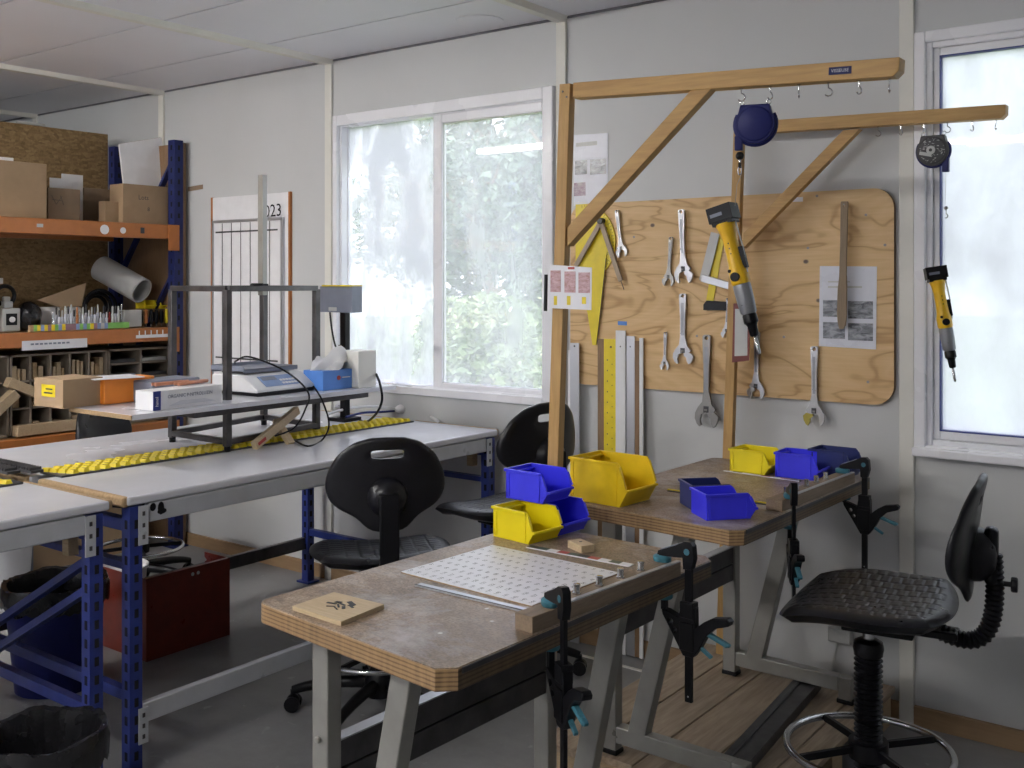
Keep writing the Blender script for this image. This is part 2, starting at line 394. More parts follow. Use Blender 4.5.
struct(b, 'ceiling', [M['ceil'], M['dark_gap']], smooth=0, origin=False)
n = 0
for x in MODX:
    n += 1
    struct(MB().box((x, YB - .007, ZC / 2), (.046, .014, ZC)), 'trim_%d' % n, M['trim'], bevel=.003)
    n += 1
    struct(MB().prism([(-.03, 0), (.03, 0), (.018, -.022), (-.018, -.022)], YB - YF, Matrix.Translation((x, YB, ZC)) @ Matrix.Rotation(R_(90), 4, 'X')), 'trim_%d' % n, M['trim'])
struct(MB().box(((XL + XR) / 2, YB - .004, ZC - .004), (XR - XL, .008, .008)), 'trim_%d' % (n + 1), M['dark_gap'])
for k, (xa, xb) in enumerate(zip([XL] + MODX, MODX + [XR])):
    if xb - xa > .1: struct(MB().b2((xa + .023, YB - .016, 0), (xb - .023, YB, .062)), 'baseboard_%d' % (k + 1), M['skirt'], bevel=.002)
struct(MB().b2((-2.55, 3.26, 0), (-1.70, 3.275, .003)), 'trim_%d' % (n + 2), M['trim'])

def ring(b, x0, x1, z0, z1, t, ya, yb):
    """a rectangular frame of bar width t (left, right, bottom, top) between two depths"""
    tl, tr, tb, tt = t
    b.b2((x0, ya, z0), (x0 + tl, yb, z1)); b.b2((x1 - tr, ya, z0), (x1, yb, z1))
    b.b2((x0 + tl, ya, z0), (x1 - tr, yb, z0 + tb)); b.b2((x0 + tl, ya, z1 - tt), (x1 - tr, yb, z1))
    return b
def window1():
    x0, x1, z0, z1 = WIN[0]; r = thing('window_1', None, None, (0, YB, 0)); r['kind'] = 'structure'
    b = MB(); ring(b, x0, x1, z0, z1, (.028, .05, .035, .05), YB - .022, YB + .03); ring(b, x0 + .02, x1 - .03, z0 + .02, z1 - .035, (.02,) * 4, YB + .0, YB + .07)
    b.build('window_frame', M['pvc'], r, True, bevel=.004)
    b = MB(); ring(b, -3.005, -2.39, .925, 2.125, (.05, .035, .04, .038), YB + .004, YB + .034)
    b.build('sash', M['pvc'], r, True, bevel=.004)
    b = MB(); ring(b, -2.965, -2.415, .955, 2.095, (.012,) * 4, YB + .012, YB + .03); b.build('glazing_seal', M['lgrey'], r, True)
    MB().b2((-2.96, YB + .018, .96), (-2.42, YB + .023, 2.09)).build('pane', M['glass_r'], r, True, smooth=0)
    b = MB(); ring(b, -3.585, -3.0, .918, 2.14, (.018, .03, .018, .012), YB + .036, YB + .062); b.build('sash', M['pvc'], r, True, bevel=.003)
    MB().b2((-3.57, YB + .046, .93), (-2.97, YB + .051, 2.135)).build('pane', M['glass_l'], r, True, smooth=0)
    return r
window1()
def window2():
    x0, x1, z0, z1 = WIN[1]; r = thing('window_2', None, None, (0, YB, 0)); r['kind'] = 'structure'
    b = MB(); ring(b, x0, x1, z0, z1, (.035, .035, .03, .035), YB - .03, YB + .03); ring(b, x0 + .03, x1 - .03, z0 + .025, z1 - .03, (.022,) * 4, YB - .012, YB + .06)
    b.build('window_frame', M['pvc'], r, True, bevel=.004)
    b = MB(); ring(b, x0 + .052, x1 - .052, z0 + .048, z1 - .052, (.02, .02, .028, .026), YB + .002, YB + .045); b.build('sash', M['pvc'], r, True, bevel=.003)
    b = MB(); ring(b, x0 + .070, x1 - .070, z0 + .074, z1 - .076, (.004,) * 4, YB + .001, YB + .03); b.build('glazing_seal', M['blue'], r, True)
    MB().b2((x0 + .07, YB + .02, z0 + .07), (x1 - .07, YB + .025, z1 - .07)).build('pane', M['glass_w'], r, True, smooth=0)
    MB().b2((x0 + .0, YB - .055, z0 - .004), (x1, YB - .0, z0 + .024)).build('sill', M['pvc'], r, True, bevel=.005)
window2()
def window3(nm, M4, w, h):
    r = thing(nm, None, None); r['kind'] = 'structure'; r.matrix_basis = M4
    b = MB(); ring(b, -w/2, w/2, -h/2, h/2, (.05,) * 4, -.03, .06); b.b2((-.03, -.02, -h/2), (.03, .05, h/2)); b.build('window_frame', M['pvc'], r, bevel=.004)
    MB().b2((-w/2 + .05, .02, -h/2 + .05), (w/2 - .05, .025, h/2 - .05)).build('pane', M['glass_r'], r, smooth=0)
window3('window_3', Matrix.Translation((-4.4, YF, 1.55)) @ Matrix.Rotation(math.pi, 4, 'Z'), 2.4, 1.3)

# ceiling lamps (out of the picture to the left and behind the camera)
def lamp(x, y, rz, label):
    t = thing('ceiling_lamp', label, 'ceiling lamp', (x, y, ZC), rz, 'ceiling lamps')
    MB().b2((-.62, -.05, -.05), (.62, .05, 0)).build('lamp_housing', M['white'], t, bevel=.005)
    for s in (-1, 1):
        MB().cyl((-.6, s * .03, -.068), (.6, s * .03, -.068), .013, n=10).build('lamp_tube', M['tube'], t)
lamp(-4.3, .75, 0, 'long twin tube ceiling lamp out of sight left of the steel stand')
lamp(-1.6, -.9, 0, 'long twin tube ceiling lamp out of sight behind the camera')
lamp(-4.6, -1.6, 0, 'long twin tube ceiling lamp out of sight far behind the white benches')
MB().lathe([(.095, 0), (.095, -.004), (.085, -.006)], 28, Matrix.Translation(P(480, 20.5, z=ZC))).build('ceiling_disc', M['ceil'])
tag(bpy.data.objects['ceiling_disc'], 'round flat cover plate on the ceiling above the left window', 'cover plate')

# ---------------------------------------------------------------- the garden outside
g = MB().b2((-40, YB + .2, -.5), (30, 60, -.45)); tag(struct(g, 'garden_ground', M['grass'], smooth=0, origin=False), kind='structure')
g = MB().b2((-40, -40, -.5), (30, YB + .2, -.46)); tag(struct(g, 'yard_ground', M['floor'], smooth=0, origin=False), kind='structure')
def foliage(c, rad, n, size, seed, mat, name='foliage', parent=None, hollow=.35):
    rnd = random.Random(seed); b = MB(); vs = []; fs = []
    blobs = []
    for k in range(26):
        d = V((rnd.gauss(0, 1), rnd.gauss(0, 1), rnd.gauss(0, 1))).normalized(); q = rnd.uniform(.3, 1.) 
        blobs.append((V((d.x * rad[0], d.y * rad[1], d.z * rad[2])) * q, rnd.uniform(.18, .42)))
    for k in range(n):
        o, q = rnd.choice(blobs); d = V((rnd.gauss(0, 1), rnd.gauss(0, 1), rnd.gauss(0, 1))).normalized() * q * rnd.uniform(.75, 1.05)
        p = V(c) + o + V((d.x * rad[0], d.y * rad[1], d.z * rad[2]))
        a = V((rnd.gauss(0, 1), rnd.gauss(0, 1), rnd.gauss(0, .6))).normalized() * size * rnd.uniform(.6, 1.3)
        e = a.cross(V((rnd.gauss(0, 1), rnd.gauss(0, 1), rnd.gauss(0, 1)))).normalized() * a.length * .42
        i = len(vs); vs += [p - a, p + e, p + a, p - e]; fs.append((i, i + 1, i + 2, i + 3))
    b.add(vs, fs); return b.build(name, mat, parent, True, smooth=0)
def bush(c, rad, n, size, seed, label, mat='leaf1', cat='bush', group=None, nm='garden_bush'):
    t = thing(nm, label, cat, (c[0], c[1], -.45), 0, group)
    b = MB()
    for k in range(5):
        a = k * 1.3; b.tube([(0, 0, 0), (.1 * math.cos(a), .1 * math.sin(a), .3), (rad[0] * .5 * math.cos(a), rad[1] * .5 * math.sin(a), c[2] + .45)], lambda q: .03 * (1.2 - q), 6)
    b.build('stem', M['brown'], t)
    foliage(c, rad, n, size, seed, M[mat], parent=t); return t
bush((-4.9, 6.3, .35), (.75, .6, .75), 9000, .045, 1, 'leafy pale green garden bush just outside the right pane of the left window')
bush((-6.9, 8.0, .2), (1.1, .8, .6), 9000, .05, 2, 'low yellow green bush outside, left of the pale bush by the window')
bush((-5.0, 8.6, .8), (1.3, .7, 1.2), 12000, .05, 3, 'green garden bush outside behind the window edge next to the timber post')
bush((-7.9, 9.5, .4), (1.5, 1.1, .9), 8000, .06, 4, 'round green bush outside, seen low through the cloudy left pane')
def tree(x, y, h, rad, n, size, seed, label, mat='leaf2'):
    t = thing('garden_tree', label, 'tree', (x, y, -.45))
    b = MB().tube([(0, 0, 0), (.05, .1, h * .35), (-.05, 0, h * .9)], lambda q: .16 * (1.15 - q), 8)
    for k in range(6):
        a = k * 1.1; b.tube([(0, 0, h * (.35 + .07 * k)), (rad[0] * .6 * math.cos(a), rad[1] * .6 * math.sin(a), h * (.5 + .08 * k))], lambda q: .05 * (1.2 - q), 6)
    b.build('trunk', M['brown'], t); foliage((x, y, h * .5), rad, n, size, seed, M[mat], 'crown', t)
tree(-7.4, 11.3, 4.6, (1.7, 1.3, 2.0), 24000, .09, 11, 'dark green tree outside behind the bushes, middle of the left window')
tree(-11.6, 14.5, 4.4, (2.2, 1.6, 1.7), 9000, .10, 12, 'dim green tree outside, behind the cloudy left pane')
tree(-5.0, 13.6, 5.6, (1.9, 1.3, 2.5), 20000, .09, 13, 'tall green tree outside, nearest the timber post side of the left window')
tree(-13.5, 17, 7.5, (2.8, 2.4, 3.0), 8000, .14, 14, 'far green tree outside at the left edge of the left window')

# ---------------------------------------------------------------- white packing benches (blue frames)
ZB = .80
def upright(b, x, y, z0, z1, s=.040, pitch=.05):
    """perforated blue post: slots on the two room-facing sides"""
    b.m(0).box((x, y, (z0 + z1) / 2), (s, s, z1 - z0)); b.m(1)
    z = z0 + .07
    while z < z1 - .03:
        b.box((x + s/2, y + .001, z), (.002, .013, .025))
        b.box((x + .002, y - s/2, z), (.013, .002, .025)); z += pitch
    return b.m(0)
def bench(label, ya, yb, n_frames, diag):
    t = thing('packing_bench', label, 'workbench', (-3.16, (ya + yb) / 2, 0), 0, 'white workbenches on blue frames')
    for xa, xb in ((-3.065, -2.60), (-3.72, -3.125)):
        b = MB().m(0).box(((xa + xb) / 2, (ya + yb) / 2, ZB - .013), (xb - xa, yb - ya, .026)).m(1)
        for ye in (ya - .001, yb + .001): b.box(((xa + xb) / 2, ye, ZB - .014), (xb - xa - .01, .022, .030))
        b.build('worktop', [M['bench'], M['chip']], t, True, bevel=.007, seg=3)
    for x in (-2.615, -3.70):
        MB().b2((x - .012, ya + .07, ZB - .082), (x + .012, yb - .07, ZB - .028)).build('side_rail', M['bench_beam'], t, True, bevel=.004)
    MB().b2((-2.625, ya + .05, .155), (-2.60, yb - .05, .21)).build('lower_rail', M['bench_beam'], t, True, bevel=.003)
    MB().b2((-3.715, ya + .05, .155), (-3.69, yb - .05, .21)).build('lower_rail', M['rawsteel'], t, True, bevel=.003)
    for y in (ya + .028, yb - .04):
        for x in (-2.622, -3.695):
            upright(MB(), x, y, .0, ZB - .03).box((x, y, .004), (.08, .07, .008)).build('upright', [M['blue'], M['slot']], t, True, bevel=.002)
        b = MB()
        b.bar((-2.64, y, .64), (-3.66, y, .09), .02, .032, (0, 1, 0)) if diag else b.bar((-2.64, y, .60), (-3.66, y, .60), .02, .03, (0, 1, 0))
        b.build('brace', M['blue'], t, True)
        if diag: MB().bar((-2.64, y, .56), (-3.66, y, .01), .02, .032, (0, 1, 0)).build('brace', M['blue'], t, True)
        MB().box((-3.16, y, .235), (1.03, .025, .03)).build('cross_rail', M['blue'], t, True)
        MB().box((-3.16, y, .715), (1.03, .025, .035)).build('cross_rail', M['blue'], t, True)
        sg = 1 if y < (ya + yb) / 2 else -1
        for zz, hh in ((ZB - .085, .11), (.15, .10)):
            b = MB().m(0).box((-2.598, y + sg * .020, zz), (.004, .03, hh)).m(1)
            for q in (-.3, 0, .3): b.box((-2.5955, y + sg * .020, zz + q * hh), (.002, .008, .012))
            b.build('hook_plate', [M['bench_beam'], M['dark']], t, True)
        MB().box((-2.68, y + sg * .03, ZB - .09), (.03, .03, .11)).build('packing_block', M['block'], t, True)
    return t
bench('white workbench with blue slotted legs running to the wall below the left window', 1.665, 3.345, 2, False)
bench('white workbench with blue slanting braces, cut off by the left photo edge', .35, 1.612, 2, True)
# marks on the rail of the bench
b = MB().ball(P(153, 507, x=-2.602), .010, 6, (.1, 1, 1.2)).ball(P(161, 508, x=-2.602), .012, 6, (.1, .9, 1.6)).ball(P(162, 511, x=-2.602), .012, 6, (.1, 1.3, .7))
b.build('paint_blot', M['black'], bpy.data.objects['packing_bench'], True)

def cable_cover(label, ya, yb, x=-3.085, w=.125):
    b = MB().m(1).box((x, (ya + yb) / 2, ZB + .003), (w, yb - ya, .006)); b.m(0); y = ya; p = .036
    while y < yb - p * 1.6:
        for q in range(4):
            xx = x - w/2 + w * (q + .5) / 4; k = .010 * q; a = w / 8 - .003
            b.add([(xx - a, y + k, ZB + .004), (xx + a, y + k + .009, ZB + .004), (xx + a, y + k + .031, ZB + .004), (xx - a, y + k + .022, ZB + .004),
                   (xx - a + .003, y + k + .005, ZB + .018), (xx + a - .003, y + k + .013, ZB + .018), (xx + a - .003, y + k + .026, ZB + .018), (xx - a + .003, y + k + .018, ZB + .018)],
                  ((0,3,2,1),(4,5,6,7),(0,1,5,4),(1,2,6,5),(2,3,7,6),(3,0,4,7)))
        y += p
    o = b.build('cable_cover', [M['yellow'], M['dark']], smooth=0); tag(o, label, 'cable cover', 'ribbed yellow cable covers in the bench gap')
cable_cover('yellow ribbed cable cover along the middle of the bench under the steel stand', 1.71, 3.30)
cable_cover('yellow ribbed cable cover on the nearer bench at the left edge of the photo', .6, 1.59)
for k, (xa, xb) in enumerate(((-3.115, -3.34), (-3.075, -3.34))):
    b = MB().box(((xa + xb) / 2, 1.61 + .052 * k, ZB + .021), (abs(xb - xa), .04, .008)); x = xb + .01
    while x < xa - .01: b.box((x, 1.61 + .052 * k, ZB + .028), (.008, .038, .010)); x += .016
    tag(b.build('rubber_grating_strip', M['dark'], smooth=0), ['dark ribbed strip across the bench joint, on the side nearer the left edge', 'dark ribbed strip across the bench joint, on the side nearer the steel stand'][k], 'rubber strip', 'dark ribbed strips over the bench joint')

# ---------------------------------------------------------------- assembly desks
def desk_top_outline(x0, x1, y0, y1):
    c = .027; r = .03; out = [(x1 - c, y0), (x1, y0 + c), (x1, y1 - c), (x1 - c, y1)]
    for cx, cy, a0 in ((x0 + r, y1 - r, 90), (x0 + r, y0 + r + .035, 180)):
        for k in range(6): a = R_(a0 + 18 * k); out.append((cx + r * math.cos(a), cy + r * math.sin(a)))
    return out
def desk(label, y0, y1, zt, zf, foot=.035, x1=-1.055, rot=0.):
    x0 = x1 - .548
    t = thing('assembly_desk', label, 'work desk', ((x0 + x1) / 2, (y0 + y1) / 2, zf), 0, 'scarred plywood assembly desks')
    b = MB(); pts = desk_top_outline(x0, x1, y0, y1)
    b.m(1).prism(pts, .036, h0=zt - .038)
    pts2 = desk_top_outline(x0 + .0015, x1 - .0015, y0 + .0015, y1 - .0015); b.m(0).prism(pts2, .002, h0=zt - .002)
    b.m(2).box((x1 + .0015, (y0 + y1) / 2, zt - .006), (.003, y1 - y0 - .07, .010))
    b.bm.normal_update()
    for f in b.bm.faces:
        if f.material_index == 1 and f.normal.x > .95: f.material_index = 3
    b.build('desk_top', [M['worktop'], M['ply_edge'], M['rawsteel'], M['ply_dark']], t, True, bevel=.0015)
    for y in (y0 + .10, y1 - .11):
        zb = zt - .038
        MB().b2((-1.51, y - .018, zf + .012), (-1.465, y + .018, zb)).m(1).b2((-1.513, y - .02, zf), (-1.462, y + .02, zf + .014)).m(0).cyl((-1.4875, y - .018, zb - .21), (-1.4875, y - .026, zb - .21), .008, n=6).build('leg', [M['frame_grey'], M['black']], t, True, bevel=.003)
        b = MB(); b.add([(-1.285, y - .018, zb), (-1.235, y - .018, zb), (-1.375, y - .018, zf + .07), (-1.43, y - .018, zf + .07), (-1.285, y + .018, zb), (-1.235, y + .018, zb), (-1.375, y + .018, zf + .07), (-1.43, y + .018, zf + .07)],
                        ((0,3,2,1),(4,5,6,7),(0,1,5,4),(1,2,6,5),(2,3,7,6),(3,0,4,7)))
        b.build('leg', M['frame_grey'], t, True, bevel=.003)
        MB().b2((-1.465, y - .018, zf + foot), (-1.1252, y + .018, zf + foot + .045)).m(0).b2((-1.125, y - .018, zf + .012), (-1.085, y + .018, zf + foot + .045)).m(1).b2((-1.13, y - .02, zf), (-1.08, y + .02, zf + .014)).build('foot_rail', [M['frame_grey'], M['black']], t, True, bevel=.003)
    for dz in (.262, .318):
        MB().b2((-1.503, y0 + .119, zt - dz - .05), (-1.470, y1 - .129, zt - dz + .002)).build('stretcher', M['rawsteel'], t, True, bevel=.002)
    MB().b2((-1.500, y0 + .119, zt - .262 + .002), (-1.470, y1 - .129, zt - .262 + .005)).build('stretcher_lit_top', M['alu'], t, True)  # bright strip painting the light on the stretcher's top face
    t.rotation_euler.z = R_(rot)
    return t
Z1, Z2 = .77, .80
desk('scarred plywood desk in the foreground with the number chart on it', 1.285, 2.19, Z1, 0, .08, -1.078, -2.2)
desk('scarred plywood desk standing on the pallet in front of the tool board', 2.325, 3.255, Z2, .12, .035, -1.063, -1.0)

# pallet platform
t = thing('pallet_platform', 'low platform of rough pallet boards under the farther desk', 'pallet', (-1.33, 2.9, 0))
for k, (xa, xb) in enumerate(((-1.70, -1.555), (-1.55, -1.41), (-1.405, -1.255), (-1.25, -1.10), (-1.095, -1.02))):
    MB().b2((xa, 2.37 + .02 * (k % 2), .10), (xb, 3.36, .12)).build('board', M['pallet'], t, True, bevel=.002)
for y in (2.42, 2.87, 3.31): MB().b2((-1.69, y - .04, .0), (-1.03, y + .04, .10)).build('bearer', M['block'], t, True, bevel=.002)
o = MB().bar((-1.175, 2.50, .136), (-1.235, 3.19, .136), .075, .030).m(1).bar((-1.19, 2.50, .1525), (-1.25, 3.19, .1525), .012, .003).build('steel_channel', [M['rawsteel'], M['dark']], bevel=.003)
tag(o, 'dark steel channel lying on the pallet boards between the desk feet', 'steel channel')

# ---------------------------------------------------------------- timber gallows for the hanging tools
def gallows(label, Y, post, beam, brace, wd, grp):
    """post, beam, brace: pairs of points in the upright plane at depth Y"""
    t = thing('timber_gallows', label, 'timber frame', (post[0][0], Y, post[0][2]), 0, 'timber frames for hanging tools')
    p0, p1 = V(post[0]), V(post[1]); MB().bar(p0, p1, .033, .026, (0, 1, 0)).m(1).ball((p1.x - .006, Y - .0135, p1.z - .02), .003, 4).ball((p1.x + .006, Y - .0135, p1.z - .035), .003, 4).build('post', [M['pine'], M['steel']], t, True, bevel=.002)
    a, c = V(beam[0]), V(beam[1]); d = (c - a).normalized(); n = V((-d.z, 0, d.x)) if d.x > 0 else V((d.z, 0, -d.x)); h = wd / 2; e = .012
    pts = [a + n * h, c + n * h, c - n * h + n * e, c - n * h - d * e, a - n * h]
    vs = [p + V((0, s * .02, 0)) for s in (-1, 1) for p in pts]; k = len(pts)
    MB().add(vs, [tuple(range(k)), tuple(range(2*k - 1, k - 1, -1))] + [(i, k + i, k + (i+1) % k, (i+1) % k) for i in range(k)]).build('beam', M['pine_x'], t, True, bevel=.0015)
    a, c = V(brace[0]), V(brace[1]); d = (c - a).normalized(); n = V((-d.z, 0, d.x)) * .0185; pts = []
    for sgn in (1, -1):
        q = a + n * sgn; lo = q + d * ((a.x - q.x) / d.x); hi = q + d * ((c.z - q.z) / d.z); pts += [lo, hi] if sgn > 0 else [hi, lo]
    vs = [p + V((0, s * .015, 0)) for s in (-1, 1) for p in pts]
    MB().add(vs, [(0,1,2,3), (7,6,5,4), (0,4,5,1), (1,5,6,2), (2,6,7,3), (3,7,4,0)]).build('brace', M['pine_x'], t, True, bevel=.0015)
    return t
YA, YC = 2.262, 3.297
bot = P(538, 768, y=YA); 
gA = gallows('timber frame with a long arm bolted to the foreground desk', YA, (V((-1.603, YA, .0)), P(567.5, 84.5, y=YA)), (P(577, 91.5, y=YA), P(902, 68, y=YA)), (P(570.5, 237, y=YA), P(704, 90, y=YA)), .040, None)
gB = gallows('timber frame with an arm bolted to the desk on the pallet, close to the wall', YC, (V((-1.587, YC, .12)), P(740, 118, y=YC)), (P(748, 128.5, y=YC), P(1007, 112, y=YC)), (P(745, 241, y=YC), P(853, 130, y=YC)), .040, None)

def screw_hook():
    t = thing('screw_hook', 'x', 'hook')
    pts = [(0, 0, 0), (0, 0, -.012)] + [(.009 * math.sin(a) , 0, -.021 - .0 + .009 * math.cos(a)) for a in [R_(20 + 24 * k) for k in range(10)]]
    MB().tube(pts, .0016, 6).build('hook_wire', M['chrome'], t)
    MB().cyl((0, 0, 0), (0, 0, -.002), .004, n=8).build('collar', M['chrome'], t)
    return t
H0 = screw_hook(); first = True
def beam_z(pa, pb, x): return pa.z + (pb.z - pa.z) * (x - pa.x) / (pb.x - pa.x)
ord1 = ['first', 'second', 'third', 'fourth', 'fifth', 'sixth']
for nm, ys, us, pa, pb in (('the foreground frame arm', YA, (741.5, 770, 799, 828.5, 859, 889.5), P(577, 91.5, y=YA), P(902, 68, y=YA)),
                           ('the wall-side frame arm', YC, (878, 900.7, 924, 947.5, 972, 996), P(748, 128.5, y=YC), P(1007, 112, y=YC))):
    for k, u in enumerate(us):
        x = P(u, 100, y=ys).x; z = beam_z(pa, pb, x) - .0205
        lb = 'small bright screw hook under %s, %s from the post end' % (nm, ord1[k])
        if first: H0.location = (x, ys, z); H0.rotation_euler = (0, 0, R_(35)); H0['label'] = lb; H0['group'] = 'screw hooks under ' + nm; first = False
        else: dup(H0, (x, ys, z), R_(35 + 40 * (k % 3)), lb, 'screw hooks under ' + nm)
# name plate on the arm
p = P(840, 70.5, y=YA - .0215); a = math.atan2(P(902, 68, y=YA).z - P(577, 91.5, y=YA).z, P(902, 68, y=YA).x - P(577, 91.5, y=YA).x)
MM = Matrix.Translation(p) @ Matrix.Rotation(-a, 4, 'Y') @ Matrix.Rotation(R_(90), 4, 'X')
b = MB(); b.m(0).box(None, (.050, .0165, .001), M=MM); b.m(1).text('VISSEUSE', .0100, MM @ Matrix.Translation((0, 0, .0009)), bold=.0)
M['plate'] = plain('plate_blue', (.010, .016, .09), .5, spec=.2); tag(b.build('name_plate', [M['plate'], M['white']], smooth=0), 'small dark blue label reading VISSEUSE on the timber arm', 'label')

def balancer(c, r, mats, label, deco, cord_to, g=None):
    t = thing('spring_balancer', label, 'tool balancer', c, 0, 'spring balancers')
    body, rim = mats; T = Matrix.Rotation(R_(90), 4, 'X')
    out = [(r * math.cos(R_(a)), r * math.sin(R_(a))) for a in range(145, 396, 10)] + [(r * .72, r * .98), (-r * .72, r * .98)]
    b = MB().m(0).prism(out, .03, T @ Matrix.Translation((0, 0, -.015)))
    b.lathe([(r * .92, .014), (r * .86, .0185), (r * .5, .021), (r * .2, .0225), (.002, .023)], 28, T)
    b.build('housing', body, t, bevel=.003)
    MB().m(0).tube([(r * 1.0 * math.cos(R_(a)), 0, r * 1.0 * math.sin(R_(a))) for a in range(150, 391, 10)], .006, 8).build('rim', rim, t)
    for s in (-1, 1): MB().m(0).tube([(s * r * .66 + .005 * math.cos(q), -.004 * 0, r * .98 + .006 + .006 * math.sin(q)) for q in [k * math.pi / 5 for k in range(10)]], .0016, 6, True).build('eyelet', M['chrome'], t)
    return t
BA = P(755.5, 124.5, y=YA); tA = balancer(BA, .046, (M['navy'], M['navy']), 'round blue spring balancer hanging from the foreground arm', 0, None)
def nozzle(t, dx, r):
    MB().bar((dx, 0, -r * .55), (dx, 0, -r * 1.28), .018, .018).build('cord_guide', M['navy'], t, bevel=.002)
nozzle(tA, -.038, .046); tA.rotation_euler.z = R_(16)
MB().ball((-.036, 0, -.071), .010, 8).build('cord_stop', M['black'], tA)
b = MB().m(0).cyl((-.036, 0, -.079), (-.036, 0, -.086), .003).tube([(-.036 + .004 * math.cos(q), 0, -.105 + .011 * math.sin(q)) for q in [k * math.pi / 6 for k in range(12)]], .0015, 6, True).m(1).box((-.036, 0, -.093), (.006, .006, .012)).m(0)
b.build('snap_hook', [M['chrome'], M['black']], tA)
BB = P(933.5, 151, y=YC); tB = balancer(BB, .047, (M['dark'], M['navy']), 'round dark spring balancer with scuffed face, hanging in front of the right window', 0, None)
MB().bar((.036, 0, -.02), (.036, 0, -.066), .018, .018).build('cord_guide', M['navy'], tB, bevel=.002)
b = MB().m(0).lathe([(.013, .028), (.013, .031), (.010, .032), (.002, .032)], 20, Matrix.Rotation(R_(90), 4, 'X')).m(1).lathe([(.005, .0325), (.002, .0328)], 12, Matrix.Rotation(R_(90), 4, 'X')).m(0)
b.box((-.018, -.027, -.012), (.036, .002, .010), M=Matrix.Translation((-.016, -.0275, -.011)) @ Matrix.Rotation(R_(14), 4, 'Y'))
b.build('face_sticker', [M['lgrey'], M['dark']], tB)
rnd = random.Random(5); b = MB()
for k in range(70):
    a = rnd.uniform(0, 6.28); q = math.sqrt(rnd.uniform(.08, .8)) * .042; x, z = q * math.cos(a), q * math.sin(a)
    b.box(None, (rnd.uniform(.002, .007), .0008, .0012), M=Matrix.Translation((x, -.0272 + max(0, q - .014) * .38, z)) @ Matrix.Rotation(rnd.uniform(-.9, .5), 4, 'Y'))
b.build('scuff', M['lgrey'], tB, smooth=0)
cB = P(944.5, 175, y=YC)
MB().tube([BB + V((.036, 0, -.066)), P(945, 205, y=YC)], .0007, 5).build('balancer_cord', M['steel'], tB, True)
hp = P(946, 208, y=YC)
b = MB().ball(hp, .006, 6).tube([hp + V((0, 0, -.004)), hp + V((0, 0, -.018))] + [hp + V((.005 * math.sin(a), 0, -.024 + .006 * math.cos(a))) for a in [R_(20 + 25 * k) for k in range(9)]], .0016, 6)
b.build('cord_hook', M['steel'], tB, True)
MB().tube([BA + V((-.036, 0, -.116)), P(737, 185, y=YA), P(735, 206, y=YA)], .0008, 5).build('balancer_cord', M['steel'], tA, True)

def driver(top, tip, label, wire=None, twist=0.):
    """straight electric screwdriver: local Z runs from the bit up to the battery"""
    z = (V(top) - V(tip)); L = z.length; z.normalize(); x = V((0, -1, 0)); x = (x - z * x.dot(z)).normalized(); y = z.cross(x)
    R4 = Matrix((y, -x, z)).transposed().to_4x4() @ Matrix.Rotation(twist, 4, 'Z'); 
    t = thing('electric_screwdriver', label, 'electric screwdriver', tip, 0, 'hanging electric screwdrivers', rot=R4.to_euler())
    k = L / .345; S = Matrix.Scale(k, 4)
    def pr(pts, n=20, ax=(1, 1)): return MB().at(S @ Matrix.Diagonal((ax[0], ax[1], 1, 1))).lathe(pts, n)
    pr([(.003, -.005), (.0045, 0), (.0045, .028), (.003, .03), (.003, .045)], 10).build('bit', M['chrome'], t)
    pr([(.007, .036), (.010, .040), (.011, .06), (.014, .066), (.0165, .068), (.0165, .084), (.014, .09)]).build('chuck', M['black'], t)
    pr([(.014, .086), (.0185, .092), (.020, .12), (.0205, .15), (.0195, .158)], 20).build('gear_case', M['gear'], t)
    b = pr([(.019, .156), (.0215, .162), (.0215, .185), (.018, .20), (.0165, .225), (.0165, .262), (.020, .285), (.023, .296), (.023, .30)], 20, (1, 1.15)); b.m(1)
    b.at(S).cyl((.0, -.028, .174), (0, -.020, .174), .0105); b.box((0, 0, .303), (.050, .042, .010)); b.m(1).box((.021, 0, .215), (.010, .012, .05)); b.cyl((-.010, -.025, .19), (-.010, -.02, .19), .004, n=8)
    for q in range(3): b.ball((.002, -.019, .228 + .012 * q), .0018, 4)
    b.build('grip', [M['dyellow'], M['black']], t, bevel=.001)
    MB().at(S).m(0).box((.0, 0, .324), (.060, .046, .036)).m(1).box((-.008, -.0235, .322), (.03, .001, .008)).m(0).box((0, 0, .302), (.048, .04, .008)).build('battery', [M['black'], M['slate']], t, bevel=.004)
    MB().at(S).tube([(.024, 0, .30), (.026, .0, .24), (.022, 0, .18)], .002, 6).build('trigger_cable', M['lgrey'], t)
    return t
driver(P(721, 205, y=YA), P(759, 352, y=YA), 'yellow electric screwdriver hanging tilted in front of the plywood tool board')
driver(P(934.5, 266, y=YC), P(955, 380, y=YC), 'yellow electric screwdriver hanging in front of the right window', twist=R_(25))

